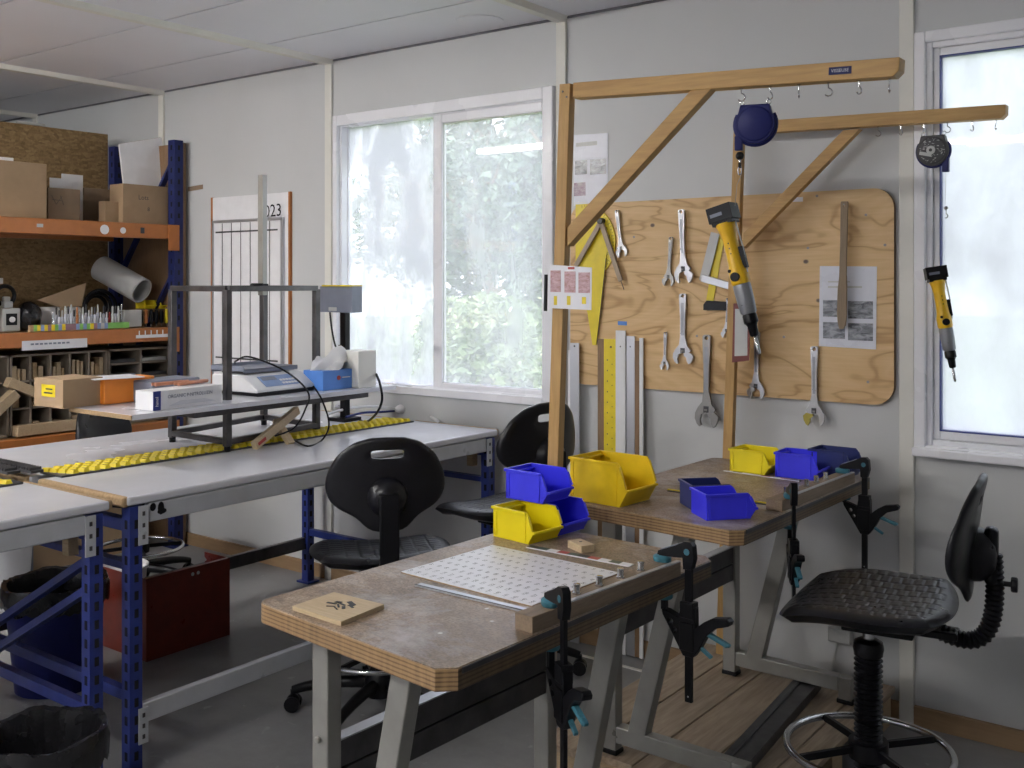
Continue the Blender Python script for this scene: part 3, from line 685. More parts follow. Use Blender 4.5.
# ---------------------------------------------------------------- work chairs
def seat_mesh():
    b = MB(); N = 110; vs = []; fs = []
    def pt(a, c, top):
        k = .62; x = a * math.sqrt(1 - c*c/2) * k + a * (1 - k); y = c * math.sqrt(1 - a*a/2) * k + c * (1 - k)
        r = max(abs(a), abs(c)); X = x * .225 * (1 - .06 * y); Y = y * .197
        dish = .020 * x * x - .034 * max(0, y) ** 2.4 + .016 * max(0, -y - .3) ** 1.2
        if top:
            z = dish - .022 * r ** 9
            if r < .84:
                gx = abs(((X + .0225 + .5) / .045) % 1 - .5) * 2; row = math.floor((X + .5225) / .045)
                gy = abs(((Y + (.011 if row % 2 else 0) + .5) / .026) % 1 - .5) * 2
                z -= max(.0020 * min(1, max(0, (gx - .84) / .12)), .0022 * min(1, max(0, (gy - .74) / .2)))
        else: X *= (1 - .10 * r ** 4); Y *= (1 - .10 * r ** 4); z = -.050 + dish * .9 + .012 * r ** 4
        return (X, Y, z)
    for top in (1, 0):
        o = len(vs)
        for i in range(N + 1):
            for j in range(N + 1): vs.append(pt(-1 + 2*i/N, -1 + 2*j/N, top))
        for i in range(N):
            for j in range(N):
                q = (o + i*(N+1) + j, o + (i+1)*(N+1) + j, o + (i+1)*(N+1) + j + 1, o + i*(N+1) + j + 1); fs.append(q if top else q[::-1])
    o = (N + 1) ** 2; rim = [i*(N+1) for i in range(N+1)] + [N*(N+1) + j for j in range(1, N+1)] + [i*(N+1) + N for i in range(N-1, -1, -1)] + [j for j in range(N-1, 0, -1)]
    for k in range(len(rim)):
        a, c = rim[k], rim[(k+1) % len(rim)]; fs.append((c, a, o + a, o + c))
    return b.add(vs, fs)
def back_mesh(slot=True):
    half = [(0, .172), (.05, .170), (.10, .155), (.15, .115), (.178, .06), (.185, .02), (.176, -.02), (.15, -.045), (.11, -.062), (.085, -.075), (.068, -.10), (.045, -.112), (0, -.114)]
    full = half + [(-x, z) for x, z in half[-2:0:-1]]
    def outer(an):
        best = 0; cz = .119
        for i in range(len(full)):
            (x1, z1), (x2, z2) = full[i], full[(i+1) % len(full)]; dx, dz = math.sin(an), math.cos(an); ex, ez = x2 - x1, z2 - z1
            den = dx * ez - dz * ex
            if abs(den) < 1e-9: continue
            s = (x1 * ez - (z1 - cz) * ex) / den; u = (x1 * dz - (z1 - cz) * dx) / den
            if s > 0 and -1e-6 <= u <= 1 + 1e-6: best = max(best, s)
        return best
    n = 96; m = 12; b = MB(); vs = []; fs = []; raw = [outer(2 * math.pi * k / n) for k in range(n)]
    for _ in range(2): raw = [(raw[k-1] + 2*raw[k] + raw[(k+1) % n]) / 4 for k in range(n)]
    for side in (1, -1):
        for i in range(m + 1):
            q = i / m; q = 1 - (1 - q) ** 1.6
            for k in range(n):
                an = 2 * math.pi * k / n; o = (math.sin(an) * raw[k], math.cos(an) * raw[k])
                rr = 1 / ((abs(math.sin(an) / .050) ** 5 + abs(math.cos(an) / .0135) ** 5) ** .2); ii = (math.sin(an) * rr, math.cos(an) * rr)
                x = ii[0] + (o[0] - ii[0]) * q; z = .119 + ii[1] + (o[1] - ii[1]) * q
                th = .013 * math.sqrt(max(0, 1 - q ** 7)) * (math.sqrt(max(0, 1 - (1 - q) ** 14)) * .6 + .4) + .002
                y = 1.35 * x * x - .6 * (z - .03) ** 2 + (.012 * max(0, 1 - (z / .09) ** 2) if side > 0 else 0)
                vs.append((x, y + side * th, z))
    L = (m + 1) * n
    for i in range(m):
        for k in range(n):
            a, c, d, e = i*n + k, i*n + (k+1) % n, (i+1)*n + (k+1) % n, (i+1)*n + k
            fs.append((a, e, d, c)); fs.append((L + a, L + c, L + d, L + e))
    for k in range(n):
        j = (k + 1) % n; fs.append((m*n + k, L + m*n + k, L + m*n + j, m*n + j)); fs.append((k, j, L + j, L + k))
    return b.add(vs, fs)
def bellows(b, pts, r, rib=.010):
    """corrugated sleeve along a path"""
    pts = [V(p) for p in pts]; Ls = [0]
    for i in range(1, len(pts)): Ls.append(Ls[-1] + (pts[i] - pts[i-1]).length)
    n = max(4, int(Ls[-1] / rib) * 2); out = []
    for k in range(n + 1):
        d = Ls[-1] * k / n; i = max(1, next((j for j in range(1, len(Ls)) if Ls[j] >= d - 1e-9), len(Ls) - 1))
        f = (d - Ls[i-1]) / max(1e-9, Ls[i] - Ls[i-1]); out.append(pts[i-1].lerp(pts[i], f))
    return b.tube(out, lambda q: r if round(q * n) % 2 else r * .80, 18)
def chair(label, x, y, rz, sh, ring_z, boot=True, jspine=False, tilt=0., backz=.22, group='black moulded work chairs', seat_turn=0):
    t = thing('work_chair', label, 'chair', (x, y, 0), rz, group)
    B = M['blackrub']
    o = seat_mesh().build('seat', B, t, smooth=60); o.location = (0, .0, sh); 
    o = back_mesh().build('backrest', B, t, smooth=50); bo = .008 if jspine else 0; o.location = (0, -.235 + bo, sh + backz); o.rotation_euler = (R_(tilt), 0, 0); o.scale = (1, .62 if jspine else 1, 1)
    hz = sh + backz - .01
    T = Matrix.Translation((0, -.252 + bo, hz)) @ Matrix.Rotation(R_(90), 4, 'X')
    b = MB().m(0).lathe([(.062, -.012), (.060, .004), (.050, .022), (.034, .034), (.016, .038), (.002, .039)], 28, T)
    b.at(Matrix.Translation((0, bo, 0))).m(1).cyl((0, -.289, hz - .014), (0, -.296, hz - .014), .009, n=8).m(2).cyl((-.036, -.272, hz - .008), (-.036, -.278, hz - .008), .006, n=8).cyl((.036, -.272, hz - .008), (.036, -.278, hz - .008), .006, n=8)
    b.build('back_hub', [B, M['chrome'], M['black']], t, smooth=40)
    MB().box((0, -.03, sh - .062), (.14, .16, .028)).box((0, -.12, sh - .066), (.06, .16, .018)).build('tilt_mechanism', M['black'], t, bevel=.004)
    if jspine:
        b = MB(); bellows(b, bez((0, -.16, sh - .065), (0, -.26, sh - .10), (0, -.285, sh - .05), (0, -.272, sh + .13), 24), .021, .0115); b.build('bellows_spine', M['black'], t)
        MB().box((0, -.268, hz + .0), (.05, .030, .13)).build('back_bracket', M['black'], t, bevel=.012)
        MB().cyl((0, -.285, hz - .06), (0, -.312, hz - .06), .006).cyl((0, -.308, hz - .06), (0, -.322, hz - .06), .018, n=8).build('back_knob', M['black'], t, bevel=.003)
    else:
        b = MB(); path = [(0, -.20, sh - .062), (0, -.262, sh - .060), (0, -.290, sh - .03), (0, -.298, sh + .02), (0, -.292, hz + .01)]
        for a, c in zip(path, path[1:]): b.bar(a, c, .058, .022, (1, 0, 0)) if False else b.bar(a, V(c) + (V(c) - V(a)).normalized() * .008, .022, .058, (1, 0, 0))
        b.build('spine', M['black'], t, bevel=.004)
    MB().cyl((0, 0, .12), (0, 0, sh - .05), .014, n=16).build('gas_column', M['chrome'], t)
    if boot:
        b = MB(); bellows(b, [(0, 0, .13), (0, 0, sh - .14)], .034, .012); b.lathe([(.026, 0), (.033, .004), (.036, .02), (.033, .036), (.022, .042)], 24, Matrix.Translation((0, 0, sh - .15))); b.build('bellows_boot', M['black'], t)
    else:
        MB().lathe([(.030, .10), (.030, .24), (.024, .25), (.024, sh - .16), (.019, sh - .155)], 20).build('column_cover', M['black'], t)
    if ring_z:
        b = MB().m(0).tube([(.19 * math.cos(a), .19 * math.sin(a), ring_z) for a in [k * math.pi / 24 for k in range(48)]], .009, 10, True).m(1)
        for k in range(4): a = R_(45 + 90 * k); b.bar((.03 * math.cos(a), .03 * math.sin(a), ring_z + .004), (.183 * math.cos(a), .183 * math.sin(a), ring_z), .010, .016)
        b.m(1).cyl((0, 0, ring_z - .02), (0, 0, ring_z + .02), .046, n=20)
        b.build('foot_ring', [M['chrome'], M['black']], t)
    MB().lathe([(.045, .06), (.05, .075), (.05, .11), (.038, .135), (.03, .15)], 20).build('base_hub', M['black'], t)
    br = .80 if jspine else 1.
    for k in range(5):
        a = R_((56 if jspine else 20) + 72 * k); d = V((math.cos(a), math.sin(a), 0)) * br
        b = MB(); pts = [d * .03 + V((0, 0, .10)), d * .14 + V((0, 0, .105)), d * .24 + V((0, 0, .085)), d * .285 + V((0, 0, .068))]; b.tube(bez(*pts, 8), lambda q: .021 - .007 * q, 10)
        lg = b.build('base_leg', M['black'], t)
        n = V((-d.y, d.x, 0)); b = MB()
        for s in (-1, 1): b.cyl(d * .285 + n * s * .008 + V((0, 0, .026)), d * .285 + n * s * .022 + V((0, 0, .026)), .025, n=18)
        b.cyl(d * .285 + V((0, 0, .03)), d * .285 + V((0, 0, .07)), .009, n=10); b.ball(d * .285 + V((0, 0, .034)), .022, 8)
        b.build('caster', M['black'], lg)
    return t
chair('black work chair tucked under the long bench, its back to the camera', -2.385, 2.44, R_(50), .545, .20, boot=False, backz=.215)
chair('black work chair beside the window wall, partly behind the timber post', -2.30, 2.975, R_(80), .610, .22, boot=False, backz=.205)
chair('tall black chair with a ribbed column boot, on the right in front of the desk', -.822, 2.50, R_(98), .655, .285, True, True, tilt=6, backz=.135)
chair('black work chair between the bench and the shelving, mostly hidden behind the bench', -4.22, 2.76, R_(-70), .455, .19, boot=False)

# ---------------------------------------------------------------- storage bins
def bin_(name, label, c, rz, L, W, Hh, mat, group=None, rot=None):
    """open-front stacking bin, opening towards local +X; origin at the middle of its base"""
    b = MB(); t = .0028; li = .40 * Hh; sl = .86 * L; be = L * .15
    def side(y0, y1):
        o = [(-L/2 + .006, 0), (L/2 - be, 0), (L/2 - .002, li), (L/2 - .010, li + .004), (-L/2 + sl + .002, Hh - .012), (-L/2 + sl - .003, Hh - .004), (-L/2 + sl - .010, Hh), (-L/2, Hh)]
        return b.prism(o, y1 - y0, Matrix.Translation((0, y1, 0)) @ Matrix.Rotation(R_(90), 4, 'X'))
    for s in (-1, 1):
        ya, yb = sorted((s * W/2, s * (W/2 - t))); side(ya, yb)
        b.b2((-L/2 - .003, s * W/2 - .0, Hh - .007), (-L/2 + sl - .008, s * (W/2 + .004), Hh))       # rim
        b.bar((-L/2 + sl - .002, s * (W/2 + .001), Hh - .010), (L/2 - .008, s * (W/2 + .001), li + .004), .006, .006, (0, 1, 0))
        b.bar((-L/2 + .012, s * (W/2 + .0005), .006), (-L/2 + .010, s * (W/2 + .0005), Hh - .01), .004, .003, (0, 1, 0))
        b.bar((-L/2 + sl - .012, s * (W/2 + .0005), .004), (-L/2 + sl - .010, s * (W/2 + .0005), Hh - .01), .004, .003, (0, 1, 0))
    b.b2((-L/2, -W/2, 0), (L/2 - be + .002, W/2, t)); b.b2((-L/2, -W/2, 0), (-L/2 + t, W/2, Hh)); b.b2((-L/2 - .004, -W/2 - .004, Hh - .007), (-L/2 + .001, W/2 + .004, Hh))
    b.b2((-L/2 + .001, -W/2 + t, Hh - .012), (-L/2 + .016, W/2 - t, Hh - .009))
    b.bar((L/2 - .029, 0, .001), (L/2 - .002, 0, li), t, W, (0, 1, 0)) if False else b.add([(L/2-be,-W/2,0),(L/2-be,W/2,0),(L/2-.002,W/2,li),(L/2-.002,-W/2,li),(L/2-be-.004,-W/2,.001),(L/2-be-.004,W/2,.001),(L/2-.006,W/2,li),(L/2-.006,-W/2,li)],
        ((0,1,2,3),(7,6,5,4),(3,2,6,7),(0,4,5,1),(0,3,7,4),(1,5,6,2)))
    b.b2((L/2 - .007, -W/2, li - .005), (L/2 + .001, W/2, li + .001))
    o = b.build(name, mat, bevel=.0009, origin=False); o.location = c
    o.rotation_euler = rot if rot else (0, 0, rz); tag(o, label, 'storage bin', group); return o
def on(u, v, z): return P(u, v, z=z)
G1 = 'small parts bins on the foreground desk'; G2 = 'small parts bins on the desk by the tool board'
L1, W1, H1 = .140, .104, .076
yy = 2.075
bin_('storage_bin', 'small bright yellow bin on the foreground desk, beside the stacked blue ones', (-1.518, 2.073, Z1), R_(-7), L1, W1, H1, M['ybin'], G1)
bin_('storage_bin', 'blue bin at the bottom of the stack behind the small yellow bin', (-1.512, 2.073 + .112, Z1), R_(-5), L1, W1, H1, M['bbin'], G1)
bin_('storage_bin', 'blue bin on top of the stack behind the small yellow bin', (-1.548, 2.165, Z1 + H1 + .001), R_(-3), L1, W1, H1, M['bbin'], G1)
bin_('storage_bin', 'large deep yellow bin at the near left corner of the farther desk', (-1.505, 2.455, Z2), R_(-4), .195, .142, .118, M['ybin2'])
NB = bin_('storage_bin', 'navy bin partly behind the tilted blue bin near the desk corner', (-1.262, 2.545, Z2), R_(47), .130, .10, .066, M['nbin'], G2)
bin_('storage_bin', 'bright blue bin standing skewed in front of the navy bin, near desk corner', (-1.180, 2.465, Z2), R_(50), .140, .100, .066, M['bbin'], G2)
bin_('storage_bin', 'small yellow bin at the far end of the farther desk', (-1.372, 3.105, Z2), R_(-2), L1, W1, H1 - .004, M['ybin'], G2)
bin_('storage_bin', 'bright blue bin at the desk end, in front of the navy bin by the wall', (-1.222, 3.105, Z2), R_(3), L1, W1, H1, M['bbin'], G2)
bin_('storage_bin', 'navy bin at the far desk end nearest the wall', (-1.150, 3.20, Z2), R_(-3), L1, W1 * .9, H1 + .004, M['nbin'], G2)

# ---------------------------------------------------------------- rails, chart and small things on the desks
def rail(label, pa, pb, w, h, zt, n, lit, q0=.33, q1=.77):
    t = thing('stop_rail', label, 'stop rail', (0, 0, 0)); a, c = V(pa), V(pb); t.location = (a + c) / 2
    d = (c - a).normalized(); nn = V((-d.y, d.x, 0))
    MB().bar(a + V((0, 0, h/2)), c + V((0, 0, h/2)), w, h, (0, 0, 1)).build('timber_rail', M['rail'], t, True, bevel=.0015)
    MB().bar(a + d*.07 - nn * (w/2 - .006) + V((0, 0, h + .0012)), c - nn * (w/2 - .006) + V((0, 0, h + .0012)), .010, .0024, (0, 0, 1)).build('edge_strip', lit, t, True)  # pale strip standing in for the highlight along the top edge
    for k in range(n):
        q = q0 + (q1 - q0) * k / (n - 1); p = a.lerp(c, q) + nn * (w * .12) + V((0, 0, h))
        MB().lathe([(.0085, 0), (.0085, .004), (.0065, .0045), (.0065, .016), (.0072, .0165), (.0072, .0195), (.0045, .020)], 12, Matrix.Translation(p)).build('stop_pin', M['chrome'], t, True)
    return t
ra = on(536, 622, Z1); rb = on(690, 568, Z1)
rail('timber stop rail with four steel pins clamped along the foreground desk edge', (-1.116, 1.51, Z1), (-1.078, 2.00, Z1), .042, .030, Z1, 4, M['alu'])
rail('timber stop rail with five steel pins clamped on the farther desk edge', (-1.098, 2.59, Z2), (-1.082, 3.10, Z2), .046, .030, Z2, 5, M['alu'], .17, .70)
def chart():
    a, bb, c, d = on(408, 571, Z1), on(487, 545, Z1), on(614, 576, Z1), on(536, 604, Z1)
    x = (d - a); y = (bb - a); Lx, Ly = x.length, y.length; x.normalize(); y = V((-x.y, x.x, 0)); ctr = (a + c) / 2; Ly = .30; Lx = .365
    T = Matrix((x, y, V((0, 0, 1)))).transposed().to_4x4(); T.translation = ctr + V((0, 0, .001))
    b = MB().m(1).box(None, (Lx, Ly, .002), M=T).m(0).box(None, (Lx - .001, Ly - .001, .0016), M=T @ Matrix.Translation((0, 0, .0016))).m(2)
    k = 1; nx, ny = 16, 9
    for j in range(ny):
        for i in range(nx):
            b.text(str(k), .0125, T @ Matrix.Translation((-Lx/2 + Lx * (i + .5) / nx, Ly/2 - Ly * (j + .5) / ny, .0027)) @ Matrix.Rotation(R_(90), 4, 'Z')); k += 1
    tag(b.build('number_chart', [M['paper'], M['card'], M['dark']], smooth=0), 'white board printed with rows of small numbers lying on the foreground desk', 'chart'); return T
chart()
a, c = on(418, 585.5, Z1) + V((0, 0, .002)), on(528, 612, Z1) + V((0, 0, .002))
tag(MB().bar(a, c, .020, .003).m(1).bar(a + V((-.002, -.007, .0018)), c + V((-.002, -.007, .0018)), .005, .0006).build('steel_ruler', [M['alu'], M['dark']], bevel=.0005), 'narrow bright metal ruler lying beside the number chart', 'ruler')
a = [on(292.5, 610.5, Z1), on(334, 596.5, Z1), on(384, 609, Z1), on(341, 626.5, Z1)]
b = MB().m(0).add([p + V((0, 0, h)) for h in (.0005, .009) for p in a], ((3,2,1,0),(4,5,6,7),(0,1,5,4),(1,2,6,5),(2,3,7,6),(3,0,4,7))) 
cn = (a[0] + a[2]) / 2; ex = (a[2] - a[1]).normalized(); ey = (a[1] - a[0]).normalized(); rnd = random.Random(3); b.m(1)
for (i, j, l, w) in ((.012, .022, .022, .010), (.022, .014, .012, .012), (.0, .008, .026, .005), (-.012, .012, .014, .009), (-.018, .0, .022, .006), (.004, -.004, .020, .004), (.020, -.006, .016, .007), (-.006, -.014, .018, .004), (.030, .006, .012, .005), (.012, -.018, .016, .003)):
    b.box(None, (l, w, .0006), M=Matrix.Translation(cn + ex * i + ey * j + V((0, 0, .0095))) @ Matrix.Rotation(rnd.uniform(-.8, .8), 4, 'Z'))
tag(b.build('plywood_square', [M['pine_lt'], M['black']], smooth=0), 'pale thin plywood square with black smudged marks near the desk corner', 'plywood square')
p = on(581, 549.5, Z1); T = Matrix.Translation(p + V((0, 0, .0085))) @ Matrix.Rotation(R_(-25), 4, 'Z')
tag(MB().m(0).box(None, (.062, .036, .017), M=T).m(1).cyl(T @ V((-.005, .002, .0083)), T @ V((-.005, .002, .0089)), .004).build('wooden_block', [M['pine_lt'], M['dark']], bevel=.001), 'small pale wooden block with a hole, behind the number chart', 'wooden block')
def strip(label, a, c, cols, w=.020, seed=1, z=.0015):
    a, c = V(a), V(c); n = len(cols); b = MB(); mats = []
    for k, q in enumerate(cols):
        if M[q] not in mats: mats.append(M[q])
        b.m(mats.index(M[q])).bar(a.lerp(c, k / n) + V((0, 0, z)), a.lerp(c, (k + 1) / n) + V((0, 0, z)), w, .002)
        if M['paper'] not in mats: mats.append(M['paper'])
    d = (c - a).normalized(); nn = V((d.y, -d.x, 0)) * (w * .58)
    b.m(mats.index(M['paper'])).bar(a + nn + V((0, 0, z)), c + nn + V((0, 0, z)), w * .16, .002)
    return tag(b.build('measuring_strip', mats, smooth=0), label, 'measuring strip')
M['dgreen'] = plain('dull_green_print', (.05, .09, .08), .4)
strip('measuring strip with dark, white and red fields along the back of the chart', on(529, 547, Z1), on(632, 566, Z1), ['dark', 'dgreen', 'paper', 'redp', 'dgreen', 'dark', 'redp', 'paper', 'dgreen', 'paper'])
strip('pale measuring strip running from the far yellow bin to the far clamp', on(724, 471, Z2), on(800, 481.5, Z2), ['paper', 'dgreen', 'paper', 'paper', 'redp', 'paper', 'redp', 'dgreen'], .010)
tag(MB().m(0).bar(on(668, 490, Z2) + V((0, 0, .002)), on(774, 504.8, Z2) + V((0, 0, .002)), .008, .003).m(1).bar(on(668, 491, Z2) + V((0, 0, .001)), on(774, 506, Z2) + V((0, 0, .001)), .010, .0018).build('yellow_ruler', [M['yellow'], M['dark']]), 'thin yellow ruler lying under the skewed blue bin', 'ruler')

# ---------------------------------------------------------------- bar clamps
def clamp(label, x, y, zt, rail_h, rz, body_z, bar_low, turn=0.):
    """quick-grip clamp; jaws reach towards local -X; zt = top of what it presses, body under the desk edge"""
    t = thing('bar_clamp', label, 'clamp', (x, y, zt), rz, 'one-handed bar clamps on the desks'); K = M['black']; reach = .062
    top = rail_h + .048
    b = MB().m(0).box((0, 0, (top - bar_low) / 2), (.016, .008, top + bar_low)); b.m(1).cyl((0, -.0045, -bar_low + .012), (0, -.0041, -bar_low + .012), .002, n=8)
    b.build('bar', [K, M['lgrey']], t, bevel=.001)
    out = [(.014, top - .002), (.016, top - .03), (.010, top - .052), (-.010, top - .054), (-.012, top - .030), (-.030, top - .032), (-reach - .004, rail_h + .014), (-reach - .012, rail_h + .016), (-reach - .010, rail_h + .024), (-.028, top - .006), (-.008, top + .005), (.006, top + .006)]
    T = Matrix.Rotation(R_(90), 4, 'X')
    b = MB().m(0).prism(out, .016, T @ Matrix.Translation((0, 0, -.008))).m(2)
    for s in (-1, 1): b.cyl((-.001, s * .008, top - .016), (-.001, s * .0095, top - .016), .007, n=12)
    b.m(1).bar((-.020, 0, top - .004), (-reach - .004, 0, rail_h + .0245), .008, .003, (0, 1, 0)) if False else b.m(1).bar((-.024, 0, top - .0035), (-reach - .006, 0, rail_h + .026), .0025, .010, (0, 1, 0))
    b.build('fixed_jaw', [K, M['slate'], M['teal']], t, bevel=.0015)
    MB().lathe([(.017, 0), (.0185, .003), (.0185, .010), (.015, .013), (.006, .015)], 18, Matrix.Translation((-reach - .004, 0, rail_h + .0005)) @ Matrix.Diagonal((1.15, .8, 1, 1))).build('jaw_pad', M['teal'], t)
    zb = body_z
    out = [(-.016, zb + .052), (.018, zb + .052), (.019, zb + .010), (.040, zb + .028), (.060, zb + .040), (.094, zb + .046), (.101, zb + .040), (.098, zb + .031), (.066, zb + .020), (.046, zb + .0), (.030, zb - .030), (.014, zb - .052), (-.010, zb - .052), (-.030, zb - .020), (-.060, zb + .026), (-.062, zb + .036), (-.050, zb + .036), (-.020, zb + .026)]
    h1 = [(-.040 + .0065 * math.cos(a), zb + .014 + .0065 * math.sin(a)) for a in [k * math.pi / 5 for k in range(10)]]
    h2 = [(-.030 + .0058 * math.cos(a), zb - .002 + .0058 * math.sin(a)) for a in [k * math.pi / 5 for k in range(10)]]
    MB().plate(out, [h1, h2], .020, T @ Matrix.Translation((0, 0, -.010))).box((0, 0, zb + .045), (.032, .024, .034)).box((.000, 0, zb - .01), (.034, .026, .06)).build('trigger_body', K, t, bevel=.002)
    MB().bar((-.060, 0, zb + .034), (-.060, 0, -.0385 + .001), .012, .012).build('jaw_stem', K, t, bevel=.001) if zb + .034 < -.045 else None
    MB().lathe([(.016, 0), (.018, .003), (.018, .009)], 16, Matrix.Translation((-.060, 0, -.048))).build('lower_pad', M['teal'], t)
    MB().bar((.036, 0, zb + .006), (.092, 0, zb - .012), .009, .012, (0, 1, 0)).bar((.080, 0, zb - .006), (.096, 0, zb - .012), .007, .010, (0, 1, 0)).build('trigger', M['teal'], t, bevel=.002)
    MB().bar((.026, 0, zb - .028), (.054, 0, zb - .045), .007, .009, (0, 1, 0)).build('release_lever', M['teal'], t, bevel=.0015)
    return t
clamp('bar clamp at the near end of the foreground rail, handle hanging below the desk', -1.052, 1.545, Z1, .030, R_(-32), -.115, .30)
clamp('bar clamp at the far end of the foreground rail, handle sticking out to the right', -1.026, 1.975, Z1, .030, R_(-3), -.105, .255)
clamp('bar clamp at the near end of the rail on the farther desk, seen edge-on', -1.038, 2.575, Z2, .030, R_(-58), -.125, .25)
clamp('bar clamp at the far end of the rail on the farther desk, near the wall', -1.022, 3.075, Z2, .030, R_(0), -.090, .25)

# ---------------------------------------------------------------- tool board and the tools on it
YP = 3.379
p0, p1 = V((-2.27, YP, 1.004)), V((-1.030, YP, 1.702)); w, h = p1.x - p0.x, p1.z - p0.z
T = frame_wall(V(((p0.x + p1.x) / 2, YP, (p0.z + p1.z) / 2)))
t = thing('tool_board', 'large varnished plywood board with rounded corners holding the hand tools', 'tool board', ((p0.x + p1.x) / 2, YP, p0.z))
MB().m(0).prism(rrect(w, h, .065, 7), .001, T @ Matrix.Translation((0, 0, -.0005))).m(1).prism(rrect(w, h, .065, 7), .018, T @ Matrix.Translation((0, 0, -.0185))).build('board_panel', [M['peg'], M['brown']], t, True, smooth=0)
b = MB()
for u, v in ((717, 212), (817, 196), (866, 215), (885, 245), (808, 248), (634, 237), (868, 382), (697, 336), (784, 337), (626, 361)):
    q = P(u, v, y=YP - .001); b.cyl(q, q + V((0, -.0015, 0)), .0045, n=8)
b.build('screw_head', M['steel'], t, True)['kind'] = 'stuff'
def wrench(name, label, top, bot, yd, mat='tool_chrome', jaw=None, flip=1, g='adjustable wrenches on the tool board', wide=1.):
    """adjustable wrench hanging from its handle hole; top = hole, bot = tip of the jaws (pixels)"""
    a, c = P(*top, y=yd), P(*bot, y=yd); L = (a - c).length; ang = math.atan2(c.x - a.x, a.z - c.z)
    t = thing(name, label, 'wrench', a, 0, g); S = L / .24 * wide
    T = Matrix.Rotation(-ang, 4, 'Y') @ Matrix.Rotation(R_(90), 4, 'X') @ Matrix.Diagonal((flip * wide, 1, 1, 1)) @ Matrix.Scale(L, 4)
    T = Matrix.Rotation(-ang, 4, 'Y') @ Matrix.Rotation(R_(90), 4, 'X') @ Matrix.Diagonal((flip * wide * L, L, L, 1))
    th = .035
    out = [(-.03, .035), (.03, .035), (.048, .02), (.046, -.10), (.034, -.35), (.034, -.60), (.050, -.72), (.095, -.785), (.125, -.85), (.128, -.91), (.105, -.97), (.075, -1.0), (.058, -.98), (.072, -.93), (.056, -.86), (.01, -.835), (-.045, -.845), (-.085, -.83), (-.105, -.80), (-.06, -.74), (-.034, -.60), (-.034, -.35), (-.046, -.10), (-.048, .02)]
    out = [(x * 1.08 if y < -.73 else x, y) for x, y in out]
    hole = [(.026 * math.cos(q), .0 + .026 * math.sin(q)) for q in [k * math.pi / 4 for k in range(8)]]
    slot = [(-.010, -.10), (.010, -.10), (.010, -.56), (-.010, -.56)]
    m = M[mat]
    b = MB().m(0).plate(out, [hole], th, T @ Matrix.Translation((0, 0, -th/2))).m(1)
    b.prism([(-.034, -.765), (.030, -.765), (.030, -.835), (-.034, -.835)], .002, T @ Matrix.Translation((0, 0, th/2))); b.m(2).prism([(-.019, -.10), (.019, -.10), (.019, -.58), (-.019, -.58)], .001, T @ Matrix.Translation((0, 0, th/2)))
    b.m(0).prism([(-.005, -.07), (.005, -.07), (.005, -.62), (-.005, -.62)], .003, T @ Matrix.Translation((.025, 0, th/2))); b.prism([(-.005, -.07), (.005, -.07), (.005, -.62), (-.005, -.62)], .003, T @ Matrix.Translation((-.025, 0, th/2)))
    b.build('handle', [m, M['dark'], M['tool_web']], t, smooth=30)
    mj = M[jaw] if jaw else m
    MB().prism([(-.106, -.835), (-.02, -.845), (-.018, -.875), (-.055, -.905), (-.060, -.955), (-.085, -1.0), (-.108, -.985), (-.140, -.93), (-.148, -.875)], th * 1.05, T @ Matrix.Translation((0, 0, -th/2))).build('movable_jaw', mj, t, smooth=30)
    MB().at(T).cyl((-.018, -.81, th * .3), (.018, -.81, th * .3), .018, n=10).build('knurled_screw', M['steel'], t)
    q = Matrix(); MB().cyl((0, .012, .006), (0, -.012, .004), .0022, n=8).build('hanging_screw', M['steel'], t)
    return t
yt = YP - .011
wrench('adjustable_wrench', 'slim chrome wrench hanging just right of the yellow protractor', (617, 212), (622.5, 257), yt)
wrench('adjustable_wrench', 'small dull wrench hanging at the left of the tall pair', (671, 239), (668, 286), yt, 'steel')
wrench('adjustable_wrench', 'chrome wrench in the upper row, right of the small dull one', (681.5, 212), (684, 283), yt - .006, flip=-1)
wrench('adjustable_wrench', 'large chrome wrench in the middle row with wide open jaws', (683, 296), (683, 364), yt, flip=-1, wide=1.15)
wrench('adjustable_wrench', 'smallest wrench, left of the large open-jawed chrome wrench', (665.5, 334), (664.5, 370), yt, 'alu')
wrench('adjustable_wrench', 'long dark chrome wrench reaching below the board, left of the wooden post', (707, 338), (706.5, 427), yt, flip=-1, mat='steel')
wrench('adjustable_wrench', 'small wrench half hidden behind the wooden post', (728, 300), (726, 338), yt, 'alu')
wrench('adjustable_wrench', 'chrome wrench hanging below the tip of the tilted screwdriver', (757, 334), (756, 399), yt)
wrench('adjustable_wrench', 'chrome wrench with brass coloured jaws at the lower right of the board', (814.5, 349), (814.5, 426), yt, jaw='brass')

def flat(name, label, cat, pts, y, th, mats, extra=None, group=None, bevel=0, parent=None):
    """a thin thing on the wall: outline in pixels at depth y, real thickness th towards the room"""
    q = [P(u, v, y=y) for u, v in pts]; c = sum(q, V()) / len(q)
    T = frame_wall(c); b = MB().m(0).prism([(p.x - c.x, p.z - c.z) for p in q], th, T)
    if extra: extra(b, T, c)
    o = b.build(name, mats, parent, bool(parent), bevel=bevel, smooth=30)
    return tag(o, label, cat, group) if parent is None else o
